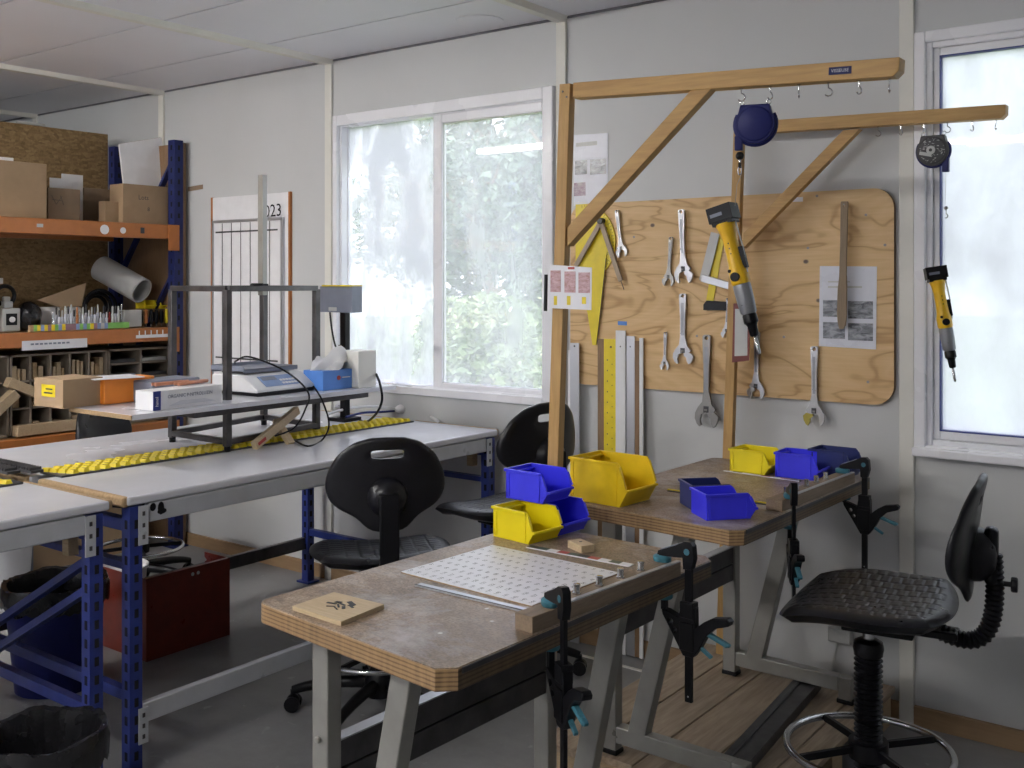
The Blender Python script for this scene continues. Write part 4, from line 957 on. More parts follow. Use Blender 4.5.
# yellow protractor: half disc hung by its edge
c = P(583, 243, y=YP); R = .150
t = thing('protractor', 'big yellow semicircular protractor partly hidden behind the timber post and brace', 'protractor', c)
T = frame_wall(V((c.x, YP - .001, c.z)))
out = [(R * math.cos(R_(a)), R * math.sin(R_(a))) for a in range(-88, 95, 6)] ; inn = [(.105 * math.cos(R_(a)), .105 * math.sin(R_(a))) for a in range(88, -89, -8)]
b = MB().m(0).prism([(-.03, -R)] + out[1:] + [(-.03, R)], .006, T).m(1)
for k in range(36):
    a = R_(-85 + 5 * k); b.bar(T @ V(((R - .004) * math.cos(a), (R - .004) * math.sin(a), .0065)), T @ V(((R - (.016 if k % 2 else .010)) * math.cos(a), (R - (.016 if k % 2 else .010)) * math.sin(a), .0065)), .0012, .0006, (0, 1, 0))
for k in range(12):
    a = R_(-80 + 15 * k); b.text(str(10 * (k + 1)), .013, T @ Matrix.Translation(((R - .027) * math.cos(a), (R - .027) * math.sin(a), .0065)) @ Matrix.Rotation(a - R_(90), 4, 'Z'))
b.build('scale_plate', [M['yellow'], M['black']], t, True, smooth=0)
flat('set_square', 'narrow yellow pointed set square hanging below the protractor', 'set square', ((579, 255), (607, 255), (596.5, 345), (593, 345)), YP - .008, .004, [M['yellow'], M['dark']], lambda b, T, c: b.m(1).bar(P(606, 258, y=YP - .0125), P(597, 344, y=YP - .0125), .002, .001, (0, 1, 0)))
t = thing('blackboard_compass', 'large wooden blackboard compass hanging in front of the protractor', 'compass', P(600, 222, y=YP - .02))
for a, c2 in (((601, 222), (576, 266)), ((601, 222), (621, 281))):
    MB().m(0).bar(P(*a, y=YP - .020), P(*c2, y=YP - .020), .019, .010, (0, 1, 0)).m(1).bar(P(*c2, y=YP - .020), V(P(*c2, y=YP - .02)) + (V(P(*c2, y=YP-.02)) - V(P(*a, y=YP-.02))).normalized() * .035, .003, .003, (0, 1, 0)).build('leg', [M['wood_grey'], M['dark']], t, True, bevel=.002)
q = P(601, 221, y=YP - .02); MB().cyl(q + V((0, -.012, 0)), q + V((0, .012, 0)), .012).build('hinge', M['dark'], t, True)
# try squares
t = thing('try_square', 'grey metal try square hanging upside down left of the tilted screwdriver', 'try square', P(716, 236, y=YP))
MB().bar(P(715.5, 233, y=YP - .012), P(703.5, 281, y=YP - .012), .035, .004, (0, 1, 0)).build('blade', M['lgrey'], t, True, bevel=.001)
MB().bar(P(702, 278, y=YP - .014), P(730, 286, y=YP - .014), .026, .014, (0, 1, 0)).build('stock', M['alu'], t, True, bevel=.002)
t = thing('try_square', 'try square with yellow blade and black handle, just below the grey one', 'try square', P(716, 250, y=YP))
MB().bar(P(721, 236, y=YP - .003), P(709, 306, y=YP - .003), .028, .003, (0, 1, 0)).build('blade', M['yellow'], t, True)
MB().m(0).prism([(0, 0), (.0, .020), (.012, .034), (.088, .030), (.088, .0)], .014, frame_wall(P(705, 310, y=YP - .002))).build('stock', M['black'], t, True, bevel=.001)
# wooden spatula
a, c = P(845, 204, y=YP - .03), P(842, 329, y=YP - .03)
T = frame_wall(a); L = a.z - c.z
out = [(-.012, .004), (-.010, .008), (.010, .008), (.012, .004), (.011, -.22 * L / .39), (.012, -.58 * L), (.014, -.66 * L), (.015, -.90 * L), (.012, -.97 * L), (.004, -L), (-.008, -L), (-.014, -.95 * L), (-.017, -.86 * L), (-.016, -.68 * L), (-.012, -.58 * L), (-.011, -.3 * L)]
hole = [(.003 * math.cos(q), -.006 + .003 * math.sin(q)) for q in [k * math.pi / 4 for k in range(8)]]
t = thing('wooden_spatula', 'long dark wooden paddle hanging in front of the laminated sheet', 'wooden spatula', a, rot=(0, R_(1.2), R_(0)))
MB().plate(out, [hole], .008, Matrix.Rotation(R_(90), 4, 'X')).build('paddle', M['paddle'], t, bevel=.0015)
MB().cyl((0, .03, -.004), (0, -.012, -.002), .0022, n=8).build('hanging_screw', M['steel'], t)
# papers
def photos(rects, mats_i):
    def f(b, T, c):
        for (u0, v0, u1, v1), m in zip(rects, mats_i):
            y = c.y - .0016; a, d = P(u0, v0, y=y), P(u1, v1, y=y); b.m(m).b2((a.x, y, d.z), (d.x, y - .0005, a.z))
    return f
def photo_mat(name, c1, c2, s):
    t = NT(name); t.set(t.ramp(t.noise(t.co((1, 1, 2.2)), s, 5, .6, .8), [(.35, c1), (.65, c2)]), .25); return t.mat
M['ph1'] = photo_mat('printed_grey_photo', (.06, .065, .08), (.42, .44, .48), 30)
M['ph2'] = photo_mat('printed_pink_photo', (.42, .22, .20), (.68, .46, .50), 60)
M['ph3'] = photo_mat('printed_plum_photo', (.20, .08, .16), (.45, .38, .42), 50)
M['lam'] = plain('laminated_sheet', (.70, .72, .80), .30, var=.03)
o = flat('laminated_sheet', 'laminated page with dark photos behind the wooden paddle', 'laminated sheet', ((820, 266), (877, 266.5), (876, 349.5), (819, 346)), YP - .002, .0012, [M['lam'], M['ph1'], M['lgrey']],
     photos(((823, 300, 845, 317), (848, 301, 873, 319), (823, 322, 845, 339), (848, 323, 873, 341), (828, 286, 862, 288), (828, 281, 850, 282.5)), (1, 1, 1, 1, 2, 2)))
o = flat('laminated_sheet', 'laminated page with small photos on the wall behind the timber post', 'laminated sheet', ((574, 135), (608, 133), (608, 203), (574, 206)), YB - .002, .0012, [M['lam'], M['ph1'], M['ph3'], M['lgrey']],
     photos(((575, 161, 587, 174), (590, 160, 606, 173.5), (574, 183, 585.5, 195.5), (576, 143, 597, 145)), (1, 1, 2, 3)))
o = flat('photo_card', 'white card with three pink photos fixed to the timber post', 'photo card', ((549, 264.5), (592, 267.5), (591.5, 310), (547.5, 308)), YA - .024, .0012, [M['paper'], M['ph2'], M['yellow'], M['redp']],
     photos(((550.5, 270.5, 560.8, 292), (564.5, 271.5, 575.5, 292.6), (578.5, 272.5, 590, 293), (554, 296, 557, 305), (567, 296, 570.5, 305), (582, 297, 586, 304), (568, 267, 574.5, 269.3)), (1, 1, 1, 2, 2, 2, 3)))
tag(MB().bar(P(546, 274.5, y=YA - .02), P(545.5, 311, y=YA - .02), .007, .006, (0, 1, 0)).build('magnet_strip', M['black']), 'short black strip beside the photo card on the timber post', 'magnet strip')
o = flat('clipboard', 'red edged booklet hanging on the farther wooden post', 'clipboard', ((734, 303.5), (750.5, 303), (749.5, 360.5), (732.5, 362.5)), YC - .024, .004, [M['red'], M['lgrey'], M['dark']],
     lambda b, T, c: (b.m(1).prism([(-.0235, -.081), (.0225, -.077), (.0235, .080), (-.0215, .079)], .001, frame_wall(c + V((0, -.004, 0))))))
flat('name_label', 'tiny blue label stuck on the board above the white rule', 'label', ((618, 321), (627, 321.5), (627, 325.5), (618, 325)), YP, .001, [M['lblue']])
flat('paper_tag', 'small white tag on the upper edge of the tool board', 'paper tag', ((791, 197.5), (803, 197), (803, 201.5), (791, 202)), YP, .001, [M['white']])
flat('tape_strip', 'short piece of brown tape on the wall beside the shelving', 'tape', ((188, 187), (203, 184.5), (203, 189), (188, 191.5)), YB, .0008, [M['card_d']])
# rules and battens leaning on the wall under the board
LY = YP - .006
def leaning(label, name, u, wpx, v, mat, y, extra=None, cat='rule', th=.004):
    a = P(u, v, y=y); wd = wpx / 1041 * a.dot(V((-_s, _c, 0))) / (_c + .0)
    b = MB().m(0).box((a.x, y, a.z / 2 + .002), (wd, th, a.z - .004))
    if extra: extra(b, a, wd, y - th/2)
    return tag(b.build(name, [M[mat], M['dark'], M['card']], bevel=.0008), label, cat, 'long rules and battens leaning below the tool board')
leaning('narrow white strip leaning at the far left, beside the grey rule', 'white_batten', 570.5, 4, 350, 'white', LY, cat='batten', th=.008)
leaning('grey metal straightedge with a hole, leftmost of the leaning rules', 'metal_straightedge', 574.8, 8.5, 343, 'alu', LY - .012, lambda b, a, w, y: b.m(1).cyl((a.x, y, a.z - .012), (a.x, y - .001, a.z - .012), .004))
leaning('brown wooden batten leaning left of the yellow rule', 'wooden_batten', 602, 7, 339, 'brown', LY, cat='batten', th=.010)
def ticks(b, a, w, y):
    b.m(1)
    for k in range(9): b.box((a.x - w * .2, y - .0003, a.z - .08 - .04 * k), (.004, .0006, .005)).box((a.x + w * .2, y - .0003, a.z - .095 - .04 * k), (.003, .0006, .004))
    b.cyl((a.x + w * .1, y, a.z - .03), (a.x + w * .1, y - .001, a.z - .03), .004, n=8)
leaning('broad yellow rule with small black marks leaning on the wall', 'yellow_rule', 610, 11, 339, 'yellow', LY - .004, ticks)
leaning('white plastic rule standing tallest of the leaning strips', 'white_rule', 620.7, 9, 330.5, 'white', LY - .010, lambda b, a, w, y: b.m(1).cyl((a.x, y, a.z - .06), (a.x, y - .001, a.z - .06), .003, n=8))
leaning('silver aluminium rule leaning right of the white rule', 'aluminium_rule', 630.5, 8, 336, 'alu', LY - .004, lambda b, a, w, y: b.m(1).cyl((a.x, y, a.z - .04), (a.x, y - .001, a.z - .04), .003, n=8))
leaning('thin brown batten leaning between two pale strips', 'wooden_batten', 637.5, 4, 341, 'brown', LY, cat='batten', th=.010)
leaning('thin white strip leaning rightmost of the row', 'white_batten', 641.5, 3.5, 338, 'white', LY - .006, cat='batten', th=.006)
# wall socket low on the right
t = thing('wall_socket', 'grey double wall socket low behind the tall chair', 'socket', P(842, 634, y=YB))
q = P(842, 634, y=YB); MB().box(q + V((0, -.016, 0)), (.075, .032, .045)).build('socket_box', M['lgrey'], t, True, bevel=.004)
MB().tube([q + V((-.01, -.012, -.02)), q + V((-.03, -.008, -.12)), q + V((-.06, -.008, -.22)), q + V((-.10, -.01, -.30))], .004, 6).build('wall_cable', M['lgrey'], t, True)
# whiteboard chart on the wall
t = thing('wall_chart_board', 'tall white board ruled with black columns and dated at the top', 'white board', P(250, 300, y=YB))
y = YB - .012; a, c = P(212, 198, y=y), P(289.5, 193, y=y); zt = a.z; zb = .86; tw = c.x - a.x
MB().b2((a.x, y, zb), (c.x, YB - .001, zt)).build('backing', M['white'], t, True)
for x in (a.x, c.x): MB().b2((x - .006, y - .003, zb), (x + .006, YB, zt + .002)).build('edge_strip', M['orange'], t, True)
a2, c2 = P(213.5, 222, y=y - .012), P(282, 220, y=y - .012); z2 = a2.z
MB().b2((a2.x, y - .012, zb), (c2.x, y - .002, z2)).build('inner_board', M['white'], t, True)
b = MB(); b.b2((a2.x - .005, y - .018, z2 - .008), (c2.x + .005, y - .002, z2 + .006)); b.b2((c2.x - .006, y - .018, zb), (c2.x + .006, y - .002, z2)); b.b2((a2.x - .006, y - .018, zb), (a2.x + .004, y - .002, z2)); b.build('inner_frame', M['alu'], t, True)
b = MB(); n = 7; yy = y - .0135
for k in range(1, n): x = a2.x + (c2.x - a2.x) * k / n * .97; b.b2((x - .0022, yy, zb), (x + .0022, yy - .0006, z2 - .01))
for dz in (.055, .70, .745): b.b2((a2.x + .02, yy, z2 - dz - .004), (c2.x - .03, yy - .0008, z2 - dz + .004))
b.build('ruled_lines', M['dark'], t, True)
MB().text('2023', .088, frame_wall(P(270, 211.5, y=y - .003)) @ Matrix.Rotation(R_(2), 4, 'Z')).build('date_writing', M['black'], t, True, smooth=0)

# ---------------------------------------------------------------- storage rack on the left
XF = -4.75
t = thing('pallet_rack', 'blue and orange storage rack with a chipboard back at the far left', 'storage rack', (-5.03, 1.9, 0))
for x, y in ((XF, 3.325), (-5.25, 3.29), (XF, .55), (-5.25, .55)): upright(MB(), x, y, 0, 2.15, .055, .06).box((x, y, .004), (.10, .09, .008)).build('upright', [M['rack_shaded'], M['slot']], t, True, bevel=.002)
for zt, hh in ((1.70, .075), (1.163, .070), (.672, .10)):
    MB().b2((XF - .02, .55, zt - hh), (XF + .03, 3.30, zt)).build('beam', M['orange'], t, True, bevel=.004)
    MB().b2((XF + .028, 3.26, zt - hh - .06), (XF + .034, 3.325, zt + .0)).build('beam_bracket', M['orange'], t, True)
    MB().b2((-5.27, .55, zt - hh), (-5.23, 3.30, zt)).build('beam', M['orange'], t, True)
    MB().b2((-5.25, .55, zt - .02), (XF - .022, 3.25, zt - .002)).build('shelf_board', M['chip'], t, True)
MB().b2((-5.315, .3, .05), (-5.298, 3.27, 2.222)).build('back_panel', M['osb'], t, True, smooth=0)
MB().b2((-5.30, 3.362, 0), (-4.735, 3.378, 2.14)).build('end_panel', M['brown'], t, True)
for za, zb in ((2.05, 1.45), (1.45, .85)): MB().bar((-4.78, 3.335, za), (-5.23, 3.31, zb), .015, .03, (0, 1, 0)).build('brace', M['rack_shaded'], t, True)
for u, v, r in ((104.5, 229.5, .024), (123, 230.5, .016)): q = P(u, v, x=XF + .0305); MB().cyl(q, q + V((.002, 0, 0)), r, n=16).build('round_sticker', M['white'], t, True)
for u, v, m, d in ((142.5, 230.5, 'dark', (.002, .022, .03)), (40, 225.5, 'lgrey', (.002, .03, .016))): MB().box(P(u, v, x=XF + .0315), d).build('square_sticker', M[m], t, True)
def bx(name, label, cat, u0, u1, vt, x, z0, depth, mat, group=None, bev=.003, extra=None, mats=None, rz=0):
    a, c = P(u0, vt, x=x), P(u1, vt, x=x); zt = (a.z + c.z) / 2
    b = MB().m(0).box((x - depth / 2, (a.y + c.y) / 2, (z0 + zt) / 2), (depth, c.y - a.y, zt - z0))
    if extra: extra(b, x, a.y, c.y, z0, zt)
    o = b.build(name, mats or M[mat], bevel=bev); o.rotation_euler.z = rz; return tag(o, label, cat, group)
G = 'cartons on the top rack shelf'; ZS = 1.703
def flaps(b, x, y0, y1, z0, z1): b.m(1).b2((x + .0005, (y0 + y1) / 2 - .002, z1 - .05), (x + .0012, (y0 + y1) / 2 + .02, z1))
bx('cardboard_box', 'largest cardboard box on the top rack shelf, at the left photo edge', 'box', -22, 47, 161, -4.80, ZS, .34, 'card', G)
bx('paper_stack', 'white papers lying on the largest cardboard box', 'papers', -18, 13.5, 156.5, -4.83, P(0, 161, x=-4.8).z + .001, .22, 'white', bev=.001)
bx('cardboard_box', 'open cardboard box with a scribble on it, next to the largest box', 'box', 48, 80, 188.5, -4.86, ZS, .24, 'card_d', G, extra=lambda b, x, y0, y1, z0, z1: [b.m(1).box(None, (.001, .002, .05), M=Matrix.Translation((x + .0006, y0 + .03 + .014 * k, (z0 + z1) / 2 + .02)) @ Matrix.Rotation(.5 + k, 4, 'X')) for k in range(4)], mats=[M['card_d'], M['dark']])
p0 = P(82, 175, x=-4.9); z1_ = p0.z
for k, (u0, u1, vt) in enumerate(((62, 83, 174.5), (50, 73, 178.5))):
    bx('paper_sheet', ['tall white sheet standing upright beside the scribbled box', 'white roll of paper standing in the scribbled box'][k], 'paper', u0, u1, vt, -5.13 + .02 * k, ZS, .006, 'white', bev=0)
bx('cardboard_box', 'long low brown box at the back of the top rack shelf', 'box', 84, 122, 189, -5.12, ZS, .12, 'card_d', G)
bx('cardboard_box', 'small cardboard box beside the box with handwriting', 'box', 105, 122, 201.5, -4.84, ZS, .06, 'card', G)
def lots(b, x, y0, y1, z0, z1):
    T = Matrix.Translation((x + .0008, (y0 + y1) / 2 - .03, (z0 + z1) / 2 + .035)) @ Matrix.Rotation(R_(90), 4, 'Z') @ Matrix.Rotation(R_(90), 4, 'X')
    b.m(1).text('Lots', .035, T).text('8', .03, T @ Matrix.Translation((.03, -.06, 0)))
bx('cardboard_box', 'cardboard box with handwriting at the right end of the top rack shelf', 'box', 123, 173, 185.5, -4.80, ZS, .12, 'card', G, extra=lots, mats=[M['card'], M['dark']])
a = [P(118, 144, x=-5.00), P(160, 137.5, x=-4.97), P(169, 196, x=-4.93), P(124, 196, x=-4.96)]
nn = V((.012, 0, 0)); b = MB().m(0).add([q + nn for q in a] + a, ((3,2,1,0),(4,5,6,7),(0,1,5,4),(1,2,6,5),(2,3,7,6),(3,0,4,7))).m(1).add([q - V((.001, 0, 0)) for q in a] + [q - nn + V((0, .012, .004)) for q in a], ((3,2,1,0),(4,5,6,7),(0,1,5,4),(1,2,6,5),(2,3,7,6),(3,0,4,7)))
tag(b.build('whiteboard', [M['white'], M['card_d']], smooth=0), 'blank white board leaning behind the box with handwriting on the rack', 'board')
bx('grey_box', 'grey box resting on the top edge of the chipboard rack back', 'box', 17, 45, 122, -5.30, 2.224, .10, 'lgrey')
# middle shelf
ZM = 1.166
t = thing('bench_instrument', 'small grey instrument with black knob on the middle rack shelf', 'instrument', P(12, 330, x=-4.9))
q = P(11.5, 318, x=-4.85); w = .09
MB().box((q.x - .05, q.y, ZM + .055), (.10, .088, .11)).box((q.x - .05, q.y, ZM + .125), (.05, .045, .035)).box((q.x - .05, q.y, ZM + .15), (.03, .03, .03)).build('body', M['lgrey'], t, True, bevel=.006)
MB().m(0).b2((q.x, q.y - .026, ZM + .03), (q.x + .003, q.y + .026, ZM + .085)).m(1).cyl((q.x + .003, q.y, ZM + .057), (q.x + .012, q.y, ZM + .057), .013).build('knob_plate', [M['black'], M['white']], t, True)
MB().tube([(q.x - .06, q.y + .045 * math.cos(a), ZM + .17 + .045 * math.sin(a)) for a in [R_(20 * k) for k in range(18)]], .010, 8, True).build('hand_ring', M['black'], t, True)
q = P(3, 300, x=-4.78); zt = P(3, 278, x=-4.78).z
b = MB().lathe([(.045, 0), (.085, zt - ZM - .03), (.088, zt - ZM - .028), (.108, zt - ZM - .026), (.108, zt - ZM), (.095, zt - ZM), (.080, zt - ZM - .02), (.04, .01)], 24, Matrix.Translation((q.x - .10, q.y - .07, ZM)))
tag(b.build('plastic_pot', M['trim']), 'cream tapered pot with a wide rim at the left photo edge on the rack', 'pot')
def blob(name, label, cat, c, r, mat, seed, sub=3, amp=.25, flat_z=None):
    rnd = random.Random(seed); bm = bmesh.new(); bmesh.ops.create_icosphere(bm, subdivisions=sub, radius=1)
    from mathutils import noise as nz
    for v in bm.verts:
        k = 1 + amp * nz.noise(v.co * 2.1 + V((seed, 0, 0))) + amp * .4 * nz.noise(v.co * 6 + V((0, seed, 0)))
        v.co = V((v.co.x * r[0], v.co.y * r[1], v.co.z * r[2])) * k
    b = MB(); b.bm.free(); b.bm = bm; lo = min(v.co.z for v in bm.verts)
    for v in bm.verts:
        v.co.z = max(v.co.z, lo * .75); v.co += V(c)
    mn = min(v.co.z for v in bm.verts)
    if flat_z is not None:
        for v in bm.verts: v.co.z += flat_z - mn
    return tag(b.build(name, M[mat], smooth=50), label, cat)
q = P(29, 316, x=-4.88); blob('black_bag', 'crumpled black bag beside the small grey instrument on the rack', 'bag', q, (.06, .055, .075), 'bag', 3, flat_z=ZM)
bx('white_case', 'long white case lying behind the row of pens on the rack', 'case', 33, 84, 307, -4.99, ZM, .10, 'white', bev=.02)
a = [P(38, 300, x=-4.90), P(86, 283, x=-4.90), P(82, 306, x=-4.90), P(62, 308, x=-4.9)]
nn = V((.004, 0, 0)); dz = V((0, 0, 0)); b = MB().add([q for q in a] + [q - nn for q in a], ((3,2,1,0),(4,5,6,7),(0,1,5,4),(1,2,6,5),(2,3,7,6),(3,0,4,7)))
b.box((-4.902, a[3].y, (a[3].z + ZM) / 2), (.004, .02, a[3].z - ZM)); tag(b.build('cardboard_triangle', M['card']), 'triangular piece of cardboard propped behind the row of pens', 'cardboard')
a, c = P(101, 268, x=-5.12), P(142, 291, x=-4.86); d = (c - a).normalized(); Mx, L = MB().frame(a, c)
b = MB(); b.lathe([(.068, 0), (.068, L), (.060, L), (.060, .01)], 32, Mx, closed=True); tag(b.build('poster_roll', M['lgrey'], smooth=50), 'thick grey white roll of sheet lying slanted on the middle rack shelf', 'roll')
t = thing('cable_coil', 'dark coil of hose behind the pens below the grey white roll', 'hose', P(98, 315, x=-5.0))
for k in range(3): MB().tube([(-5.02 - .02 * k, P(100, 300, x=-5.02).y + (.09 - .015 * k) * math.cos(a), ZM + .10 + (.09 - .015 * k) * math.sin(a)) for a in [R_(15 * j) for j in range(24)]], .010, 8, True).build('loop', M['black'], t, True)
pens = [('chrome', 0), ('dark', 0), ('dark', 0), ('clearp', 0), ('clearp', 0), ('dark', 0), ('clearp', 0), ('dark', 0), ('orange', 0), ('clearp', 0), ('clearp', 0), ('dark', 0), ('clearp', 0), ('clearp', 0), ('dark', 0), ('clearp', 0), ('clearp', 0), ('dark', 0), ('clearp', 0), ('redp', 0), ('lgrey', 0), ('dark', 0), ('lgrey', 0), ('chrome', 0)]
cn = {'chrome': 'bright metal', 'dark': 'black', 'clearp': 'cloudy clear', 'orange': 'orange', 'redp': 'red', 'lgrey': 'grey'}
seen = {}; rnd = random.Random(9); ordn = ['first', 'second', 'third', 'fourth', 'fifth', 'sixth', 'seventh', 'eighth', 'ninth', 'tenth', 'eleventh']
for k, (m, _) in enumerate(pens):
    u = 53.5 + 2.95 * k; vt = rnd.choice((304.5, 306, 310, 312, 307)); x = -4.82 - .035 * (k % 2); p = P(u, vt, x=x); seen[m] = seen.get(m, 0) + 1
    o = MB().m(0).lathe([(.0062, 0), (.0070, .004), (.0070, (p.z - ZM) * .62), (.0052, (p.z - ZM) * .66)], 10, Matrix.Translation((p.x, p.y, ZM))).m(1).lathe([(.0045, (p.z - ZM) * .66), (.0045, p.z - ZM - .006), (.003, p.z - ZM)], 10, Matrix.Translation((p.x, p.y, ZM))).build('upright_pen', [M[m if m != 'dark' else 'clearp'], M[m if m != 'clearp' else 'lgrey']])
    tag(o, '%s thin pen standing on the rack, %s of that colour from left' % (cn[m], ordn[seen[m] - 1]), 'pen', 'pens standing along the middle rack shelf')
M['ltgreen'] = plain('light_green_print', (.22, .55, .12), .4); M['paleblue'] = plain('pale_blue_print', (.22, .32, .55), .4); M['plum'] = plain('plum_print', (.28, .16, .18), .4)
cols = ['chip', 'ltgreen', 'yellow', 'paleblue', 'yellow', 'plum', 'yellow', 'ltgreen', 'paleblue', 'yellow', 'plum', 'plum', 'plum', 'paleblue', 'ltgreen', 'paleblue', 'ltgreen', 'yellow', 'plum', 'paleblue', 'lgrey', 'paleblue', 'ltgreen', 'ltgreen', 'ltgreen', 'ltgreen', 'ltgreen', 'ltgreen']
b = MB(); ms = []; n = len(cols)
for k, q in enumerate(cols):
    if M[q] not in ms: ms.append(M[q])
    a, c = P(28 + 99 * k / n, 331.5, x=-4.775), P(28 + 99 * (k + 1) / n, 331.5, x=-4.775); b.m(ms.index(M[q])).b2((-4.775, a.y, ZM + .001), (-4.755, c.y, ZM + .030))
tag(b.build('colour_coded_stick', ms), 'stick painted in green, yellow, blue and plum fields along the middle shelf edge', 'coloured stick')
bx('grey_tin', 'square grey tin right of the row of pens on the rack', 'tin', 124, 142, 310, -4.84, ZM, .06, 'lgrey', bev=.004)
for k, (u0, u1) in enumerate(((138, 154), (155, 168))):
    c = P((u0 + u1) / 2, 305, x=-4.93); zz = P(u0, 309, x=-4.88).z
    bin_('storage_bin', ['left one of two small yellow bins above the tools on the rack', 'right one of two small yellow bins above the tools on the rack'][k], (c.x, c.y, zz), 0, .10, .062, .045, M['yellow'], 'small yellow bins on the middle rack shelf')
q0, q1 = P(137, 312, x=-4.97), P(169, 312, x=-4.97)
tag(MB().b2((-5.0, q0.y, zz - .014), (-4.87, q1.y, zz - .001)).b2((-5.0, q0.y, ZM), (-4.99, q0.y + .01, zz - .014)).b2((-5.0, q1.y - .01, ZM), (-4.99, q1.y, zz - .014)).b2((-4.99, q0.y, zz - .08), (-4.98, q1.y, zz - .06)).build('small_tool_shelf', M['brown']), 'low wooden rack carrying two small yellow bins and screwdrivers', 'tool rack')
for k in range(6):
    u = 141 + 5.1 * k; q = P(u, 316, x=-4.855); m = ['black', 'orange', 'black', 'black', 'black', 'yellow'][k]
    o = MB().m(0).lathe([(.003, 0), (.009, .006), (.0105, .03), (.0085, .06), (.009, .074), (.004, .078)], 12, Matrix.Translation((q.x, q.y, ZM + .012))).m(1).cyl((q.x, q.y, ZM), (q.x, q.y, ZM + .014), .003, n=8).build('screwdriver', [M[m], M['steel']])
    tag(o, '%s handled screwdriver standing below the yellow bins, %s from the grey tin' % ({'black': 'black', 'orange': 'orange', 'yellow': 'yellow'}[m], ordn[k]), 'screwdriver', 'screwdrivers on the middle rack shelf')
q0, q1 = P(136, 336, x=XF + .031), P(171, 334, x=XF + .031); b = MB().b2((XF + .030, q0.y, q0.z - .012), (XF + .036, q1.y, q0.z + .004))
for k in range(6): b.cyl((XF + .034, q0.y + (q1.y - q0.y) * (k + .5) / 6, q0.z), (XF + .034, q0.y + (q1.y - q0.y) * (k + .5) / 6, q0.z + .026), .003, n=6)
tag(b.build('peg_strip', M['white']), 'white strip with little pegs fixed to the middle rack beam', 'peg strip')
q0, q1 = P(22, 345, x=XF + .032), P(87, 341.5, x=XF + .032)
b = MB().m(0).b2((XF + .031, q0.y, q0.z - .026), (XF + .034, q1.y, q0.z + .018)).m(1)
for k in range(9): b.b2((XF + .0345, q0.y + .04 + .022 * k, q0.z - .003), (XF + .035, q0.y + .056 + .022 * k, q0.z + .005))
tag(b.build('shelf_label', [M['white'], M['slate']], smooth=0), 'long white printed label on the middle orange beam', 'label')
# pigeonholes
M['grey_ply'] = plain('greyed_plywood', (.25, .21, .165), .7, var=.2, scale=8)
def cubby(label, u0, u1, z0, z1, cols, rows, x=-4.80, depth=.26):
    y0, y1 = P(u0, 400, x=x).y, P(u1, 400, x=x).y; t = thing('pigeonhole_shelf', label, 'pigeonholes', ((x - depth / 2), (y0 + y1) / 2, z0), 0, 'pigeonhole units in the rack')
    b = MB(); w = .010
    b.b2((x - depth, y0, z0), (x, y0 + w, z1)); b.b2((x - depth, y1 - w, z0), (x, y1, z1)); b.b2((x - depth, y0, z1 - w), (x, y1, z1)); b.b2((x - depth, y0, z0), (x, y1, z0 + w)); b.b2((x - depth, y0, z0), (x - depth + .006, y1, z1))
    b.build('carcass', M['grey_ply'], t, True)
    for k in range(1, cols): MB().b2((x - depth + .006, y0 + (y1 - y0) * k / cols - w/2, z0 + w), (x - .002, y0 + (y1 - y0) * k / cols + w/2, z1 - w)).build('divider', M['grey_ply'], t, True)
    for k in range(1, rows): MB().b2((x - depth + .006, y0 + w, z0 + (z1 - z0) * k / rows - .004), (x - .002, y1 - w, z0 + (z1 - z0) * k / rows + .004)).build('shelf', M['grey_ply'], t, True)
    return y0, y1
ya, yb = cubby('grey plywood pigeonholes full of wood offcuts below the middle rack shelf', 10, 107.5, .675, 1.058, 5, 3)
yc, yd = cubby('grey plywood pigeonholes with flat trays at the right end of the rack', 108.5, 171.5, .675, 1.058, 2, 5)
ye = ya - .012; cubby('grey plywood pigeonholes cut off by the left photo edge', -60, 9, .675, 1.058, 3, 3)
rnd = random.Random(21)
row_n = ['bottom', 'middle', 'top']; col_n = ['leftmost', 'second', 'third', 'fourth', 'fifth']; wn = ['thin', 'thick', 'tall', 'short', 'tilted']
for r in range(3):
    for c in range(5):
        y0 = ya + (yb - ya) * c / 5 + .012; y1 = ya + (yb - ya) * (c + 1) / 5 - .012; z0 = .675 + .383 * r / 3 + (.011 if r == 0 else .005); y = y0 + .004; k = 0
        kinds = [wn[j] for j in rnd.sample(range(4), 4)]
        while y < y1 - .018 and k < (2 if r < 2 else 4):
            wd = rnd.uniform(.012, .024) if r == 2 else rnd.uniform(.03, .05); hh = rnd.uniform(.04, .085) if r == 2 else rnd.uniform(.02, .06)
            if y + wd > y1: break
            dp = rnd.uniform(.10, .17)
            o = MB().box((-4.812 - dp / 2, y + wd / 2, z0 + hh / 2), (dp, wd, hh)).build('wood_offcut', M[rnd.choice(['block', 'chip', 'block'])], bevel=.0015)
            pl = ['left end', 'second piece', 'third piece', 'right end'][k] if r == 2 else ['left piece', 'right piece'][k]
            tag(o, 'wood offcut, %s in the %s pigeonhole of the %s row' % (pl, col_n[c], row_n[r]), 'wood offcut', 'wood offcuts in the pigeonholes')
            y += wd + rnd.uniform(.003, .012); k += 1
